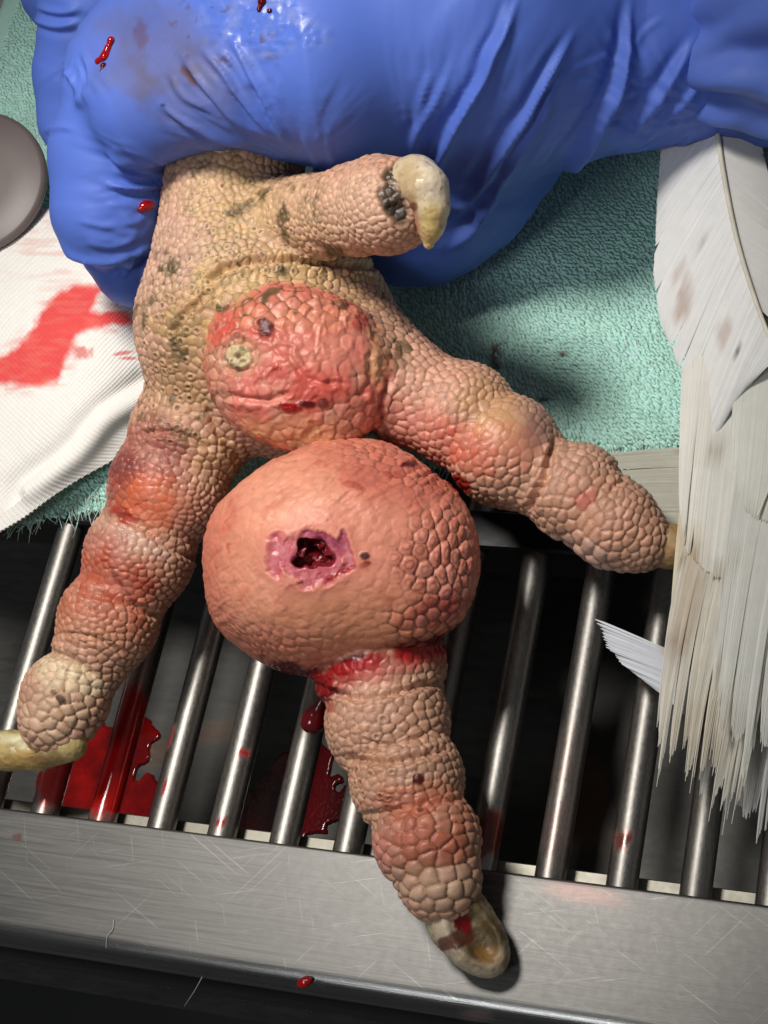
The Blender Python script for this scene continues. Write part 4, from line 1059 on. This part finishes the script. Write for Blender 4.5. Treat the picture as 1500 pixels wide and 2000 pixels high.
# ------------------------------------------------------------------ dark round dish at the left edge
dc = at(-55, 355, 2.0); rd = R(150, dc)
nr = 96; prof = [(0, .05), (.5, .05), (.93, .03), (.975, .0), (1.0, -.05), (1.0, -.14), (.96, -.2), (0, -.2)]
Vd = []; Fd = []
ez = -W2C[:, 2] * .5 + np.array([0, 0, .5]); ez /= np.linalg.norm(ez); ex = np.cross([0, 1, 0], ez); ex /= np.linalg.norm(ex); ey = np.cross(ez, ex)
for s_, h_ in prof:
    for k in range(nr):
        a = 2 * math.pi * k / nr; Vd.append(dc + (ex * math.cos(a) + ey * math.sin(a)) * rd * max(s_, .001) + ez * h_)
for k in range(len(prof) - 1):
    for j in range(nr): Fd.append((k * nr + j, (k + 1) * nr + j, (k + 1) * nr + (j + 1) % nr, k * nr + (j + 1) % nr))
Fd = np.array(Fd)[:, ::-1]
m_dish = simple('grey_plastic', s2l(104, 92, 90), .42, bsize=1.2, bh=.004)
tag(mesh_obj('round_lid', np.array(Vd), Fd, m_dish), 'dark brownish grey round lid cut off by the left edge', 'lid')

# ------------------------------------------------------------------ feathers
tail = bird
def feather(roots, ends, n, jag=.06, clump=14, bow=.12, seed=0, shaft=(.05, .03), base=(226, 226, 220), width=1.9, spread=0.0, droop=.0, curve=0.0, shaft_pts=None):
    """a feather: shaft along `roots`, barbs (thin ribbons hooked side by side) from the shaft to the `ends` curve; points are (px,py,z)"""
    r2 = np.random.default_rng(seed + 100)
    e = tag(link(bpy.data.objects.new('feather', None), tail))
    n = int(n * 2); clump = int(clump * 2)
    RP = smooth_poly([at(*p) for p in roots], n); EP = smooth_poly([at(*p) for p in ends], n)
    wdt = np.maximum(3, r2.gamma(1.3, clump / 1.3, n)).cumsum(); cl = np.searchsorted(wdt, np.arange(n)) if clump > 3 else np.arange(n); cr = r2.normal(0, 1, cl.max() + 3)
    ns_ = 12; VV_ = []; FF_ = []
    step = np.linalg.norm(np.diff(EP, axis=0), axis=1).mean() + np.linalg.norm(np.diff(RP, axis=0), axis=1).mean()
    for i in range(n):
        a = RP[i]; b = EP[i]; f = (np.arange(n)[i] - (cl == cl[i]).nonzero()[0].mean()) / max(1, (cl == cl[i]).sum())
        Lf = 1 + jag * (.5 * cr[cl[i]] + .6 * r2.normal() * .35) - jag * 1.2 * abs(f)
        tang = EP[min(i + 1, n - 1)] - EP[max(i - 1, 0)]; tl_ = np.linalg.norm(tang) / 2; rt = np.linalg.norm(RP[min(i + 1, n - 1)] - RP[max(i - 1, 0)]) / 2
        tang = tang / (np.linalg.norm(tang) + 1e-9)
        b = a + (b - a) * Lf
        side_b = np.array([0, 0, 1.0])
        off = r2.normal(0, .0015); b0 = len(VV_)
        for k in range(ns_):
            t = k / (ns_ - 1)
            c = a + (b - a) * t - tang * (f * (cl == cl[i]).sum() * tl_ * .42 * min(1, jag / .07) * (max(0, t - .78) / .22) ** 1.5) + tang * curve * 4 * t * (1 - t); c = c + np.array([0, 0, 1]) * (bow * 4 * t * (1 - t) + 0 + off - droop * t * t + .03 * cr[cl[i]] * t * t)
            wd_ = (rt * (1 - t) + tl_ * t) * width * .5 * (1 if t < .9 else 1 - .8 * (t - .9) / .1) + .004
            dirv = (b - a) / np.linalg.norm(b - a); sd = np.cross(dirv, np.array([0, 0, 1.])); sd /= np.linalg.norm(sd)
            tw = .004
            VV_.append(c - sd * wd_ + np.array([0, 0, tw])); VV_.append(c + sd * wd_ - np.array([0, 0, tw]))
        for k in range(ns_ - 1): FF_.append((b0 + 2 * k, b0 + 2 * k + 1, b0 + 2 * k + 3, b0 + 2 * k + 2))
    VV_ = np.array(VV_); x, y = proj(VV_)
    c = np.repeat(s2l(*base)[None] * (1 + .05 * np.where(np.arange(n) % 3 == 0, -1.6, .6)[:, None] + .03 * r2.normal(0, 1, (n, 1)).clip(-1.5, 1.5)), ns_ * 2, 0)
    for a, s_, cc in [((1335, 590, 14, 40, 8), .7, (160, 122, 96)), ((1325, 530, 8, 18, 10), .5, (170, 135, 112)), ((1415, 650, 14, 26, 5), .6, (165, 128, 104)), ((1440, 687, 5, 6, 0), .95, (60, 26, 24)), ((1433, 690, 2, 6, 10), .9, (50, 30, 30)),
                      ((1375, 470, 5, 26, 25), .5, (130, 124, 118)), ((1395, 452, 4, 5, 0), .8, (70, 66, 62)), ((1340, 1095, 16, 6, 0), .85, (120, 92, 60)), ((1400, 1090, 60, 4, 8), .5, (150, 126, 92)), ((1400, 1130, 50, 4, -6), .6, (160, 132, 92)),
                      ((1345, 1180, 22, 90, 10), .55, (176, 146, 108)), ((1320, 1265, 26, 30, 0), .6, (150, 118, 98)), ((1390, 1305, 30, 5, 5), .6, (160, 130, 92)), ((1400, 1225, 40, 6, 5), .4, (170, 140, 104)), ((1345, 885, 18, 6, 10), .6, (140, 120, 92)), ((1395, 880, 20, 3, 15), .6, (130, 108, 80)), ((1375, 1420, 60, 70, 0), .35, (196, 172, 132)), ((1350, 1060, 30, 40, 0), .35, (186, 160, 120))]:
        c = paint(c, .8 * s_ * blobmask(x, y, *a, soft=.5, jag=.5, size=14), s2l(*cc))
    mesh_obj('vane', VV_, np.array(FF_), M_FEATHER, e, attrs={'pigment': np.clip(c, 0, .85), 'rough': np.full(len(VV_), .6)})
    sp2 = RP if shaft_pts is None else smooth_poly([at(*p) for p in shaft_pts], n)
    VS = []; k_ = 8
    for i in range(n):
        t = i / (n - 1); rad = shaft[0] + (shaft[1] - shaft[0]) * t
        d_ = sp2[min(i + 1, n - 1)] - sp2[max(i - 1, 0)]; d_ /= np.linalg.norm(d_); s1_ = np.cross(d_, [0, 0, 1]); s1_ /= np.linalg.norm(s1_); u1 = np.cross(s1_, d_)
        for a in range(k_): VS.append(sp2[i] + np.array([0, 0, .03]) + rad * (s1_ * math.cos(2 * math.pi * a / k_) + u1 * math.sin(2 * math.pi * a / k_)))
    FS = [(i * k_ + a, i * k_ + (a + 1) % k_, (i + 1) * k_ + (a + 1) % k_, (i + 1) * k_ + a) for i in range(n - 1) for a in range(k_)]
    mesh_obj('shaft', np.array(VS), np.array(FS), M_SHAFT, e)
    return e
# behind the right toe, barbs running left-right
feather([(1420, 870, .8), (1420, 960, .8), (1430, 1060, .75)], [(1180, 888, .5), (1200, 960, .5), (1220, 1060, .5)], 110, .03, 12, .05, 1, base=(206, 204, 190))
# lower right, deepest layer
feather([(1500, 1050, 1.3), (1600, 1030, 1.3), (1700, 1010, 1.3)], [(1366, 1515, .95), (1440, 1605, .9), (1540, 1625, .85)], 170, .07, 16, .12, 2, base=(208, 207, 202), curve=-.2, shaft_pts=[(1560, 1000, 1.3), (1570, 1300, 1.2), (1560, 1600, .95)])
# small feather poking left
feather([(1345, 1287, .95), (1348, 1340, .92), (1352, 1410, .9)], [(1166, 1211, .8), (1205, 1285, .75), (1296, 1356, .72)], 40, .05, 1, .04, 3, base=(214, 217, 224), shaft=(.012, .01))
# main lower vane with its frayed end
feather([(1352, 1010, 2.05), (1430, 920, 2.2), (1530, 870, 2.3), (1650, 850, 2.3)], [(1280, 1425, 1.5), (1304, 1490, 1.45), (1362, 1530, 1.4), (1450, 1560, 1.35)], 260, .09, 13, .12, 5, base=(222, 217, 204), curve=-.15, shaft_pts=[(1570, 860, 2.3), (1560, 1200, 2.0), (1530, 1530, 1.4)])
feather([(1455, 830, 2.6), (1545, 800, 2.6), (1660, 790, 2.6)], [(1388, 1340, 2.0), (1425, 1445, 1.9), (1540, 1500, 1.8)], 180, .05, 18, .12, 6, base=(220, 220, 212), curve=-.1, shaft_pts=[(1600, 790, 2.65), (1590, 1200, 2.3), (1570, 1490, 1.85)])
# brown stained narrow fan over the claw
feather([(1340, 860, 2.1), (1372, 860, 2.15), (1410, 860, 2.2)], [(1310, 1190, 1.75), (1322, 1275, 1.7), (1365, 1320, 1.7)], 80, .09, 9, .08, 4, base=(212, 200, 176), curve=.05, shaft_pts=[(1410, 860, 2.2), (1392, 1100, 2.0), (1365, 1320, 1.72)], shaft=(.03, .015))
# middle sheet
feather([(1332, 730, 2.45), (1400, 650, 2.75), (1480, 600, 2.8), (1570, 590, 2.8)], [(1326, 985, 2.1), (1348, 1085, 2.05), (1440, 1140, 2.1), (1560, 1150, 2.1)], 210, .025, 26, .12, 7, base=(224, 222, 212), curve=.05, shaft_pts=[(1570, 590, 2.85), (1480, 860, 2.6), (1420, 1130, 2.15)], shaft=(.04, .02))
feather([(1450, 560, 3.0), (1520, 540, 3.0), (1600, 540, 3.0)], [(1425, 900, 2.6), (1470, 1010, 2.5), (1590, 1040, 2.5)], 150, .03, 20, .10, 8, base=(220, 219, 210), shaft_pts=[(1600, 540, 3.0), (1560, 800, 2.8), (1480, 1010, 2.55)], shaft=(.04, .02))
# top vane under the glove with its shaft
feather([(1392, 180, 2.9), (1412, 330, 3.0), (1440, 470, 3.1), (1480, 600, 3.2), (1520, 700, 3.2)], [(1288, 290, 2.3), (1279, 560, 2.2), (1325, 720, 2.3), (1378, 860, 2.45), (1452, 770, 2.75)], 260, .02, 30, .10, 9, shaft=(.05, .035), base=(226, 226, 224))
feather([(1394, 180, 2.88), (1414, 330, 2.98), (1442, 470, 3.08), (1482, 600, 3.18)], [(1480, 250, 2.7), (1520, 420, 2.7), (1560, 560, 2.8), (1580, 700, 2.8)], 180, .012, 20, .06, 10, shaft=(.012, .01), base=(206, 204, 200))
feather([(1500, 200, 2.4), (1530, 500, 2.5), (1550, 800, 2.5)], [(1400, 320, 2.1), (1410, 700, 2.2), (1440, 1000, 2.2)], 160, .02, 20, .06, 11, base=(204, 202, 196))

# ------------------------------------------------------------------ hairs
def hair(pts, rad, col_, label):
    sp2 = smooth_poly([at(*p) for p in pts], 18); VS = []; k_ = 5
    for i in range(18):
        d_ = sp2[min(i + 1, 17)] - sp2[max(i - 1, 0)]; d_ /= np.linalg.norm(d_); s1_ = np.cross(d_, [0, 0, 1]); s1_ /= np.linalg.norm(s1_) + 1e-9; u1 = np.cross(s1_, d_)
        rr = rad * (1 - .7 * i / 17)
        for a in range(k_): VS.append(sp2[i] + rr * (s1_ * math.cos(2 * math.pi * a / k_) + u1 * math.sin(2 * math.pi * a / k_)))
    FS = [(i * k_ + a, i * k_ + (a + 1) % k_, (i + 1) * k_ + (a + 1) % k_, (i + 1) * k_ + a) for i in range(17) for a in range(k_)]
    tag(mesh_obj('hair', np.array(VS), np.array(FS), simple('hair_' + str(len(bpy.data.materials)), col_, .5)), label, 'hair')
hair([(222, 1797, .02), (220, 1815, .03), (209, 1830, .03), (207, 1852, .02)], .012, s2l(190, 188, 180), 'pale curled hair lying on the steel rim at lower left')
hair([(395, 1908, .02), (380, 1935, -.2), (360, 1965, -.4)], .010, s2l(170, 168, 160), 'pale hair hanging over the front edge of the rim')
hair([(612, 1917, .02), (628, 1922, .03), (634, 1936, .03)], .009, s2l(30, 28, 28), 'short dark hair beside the clot on the rim')
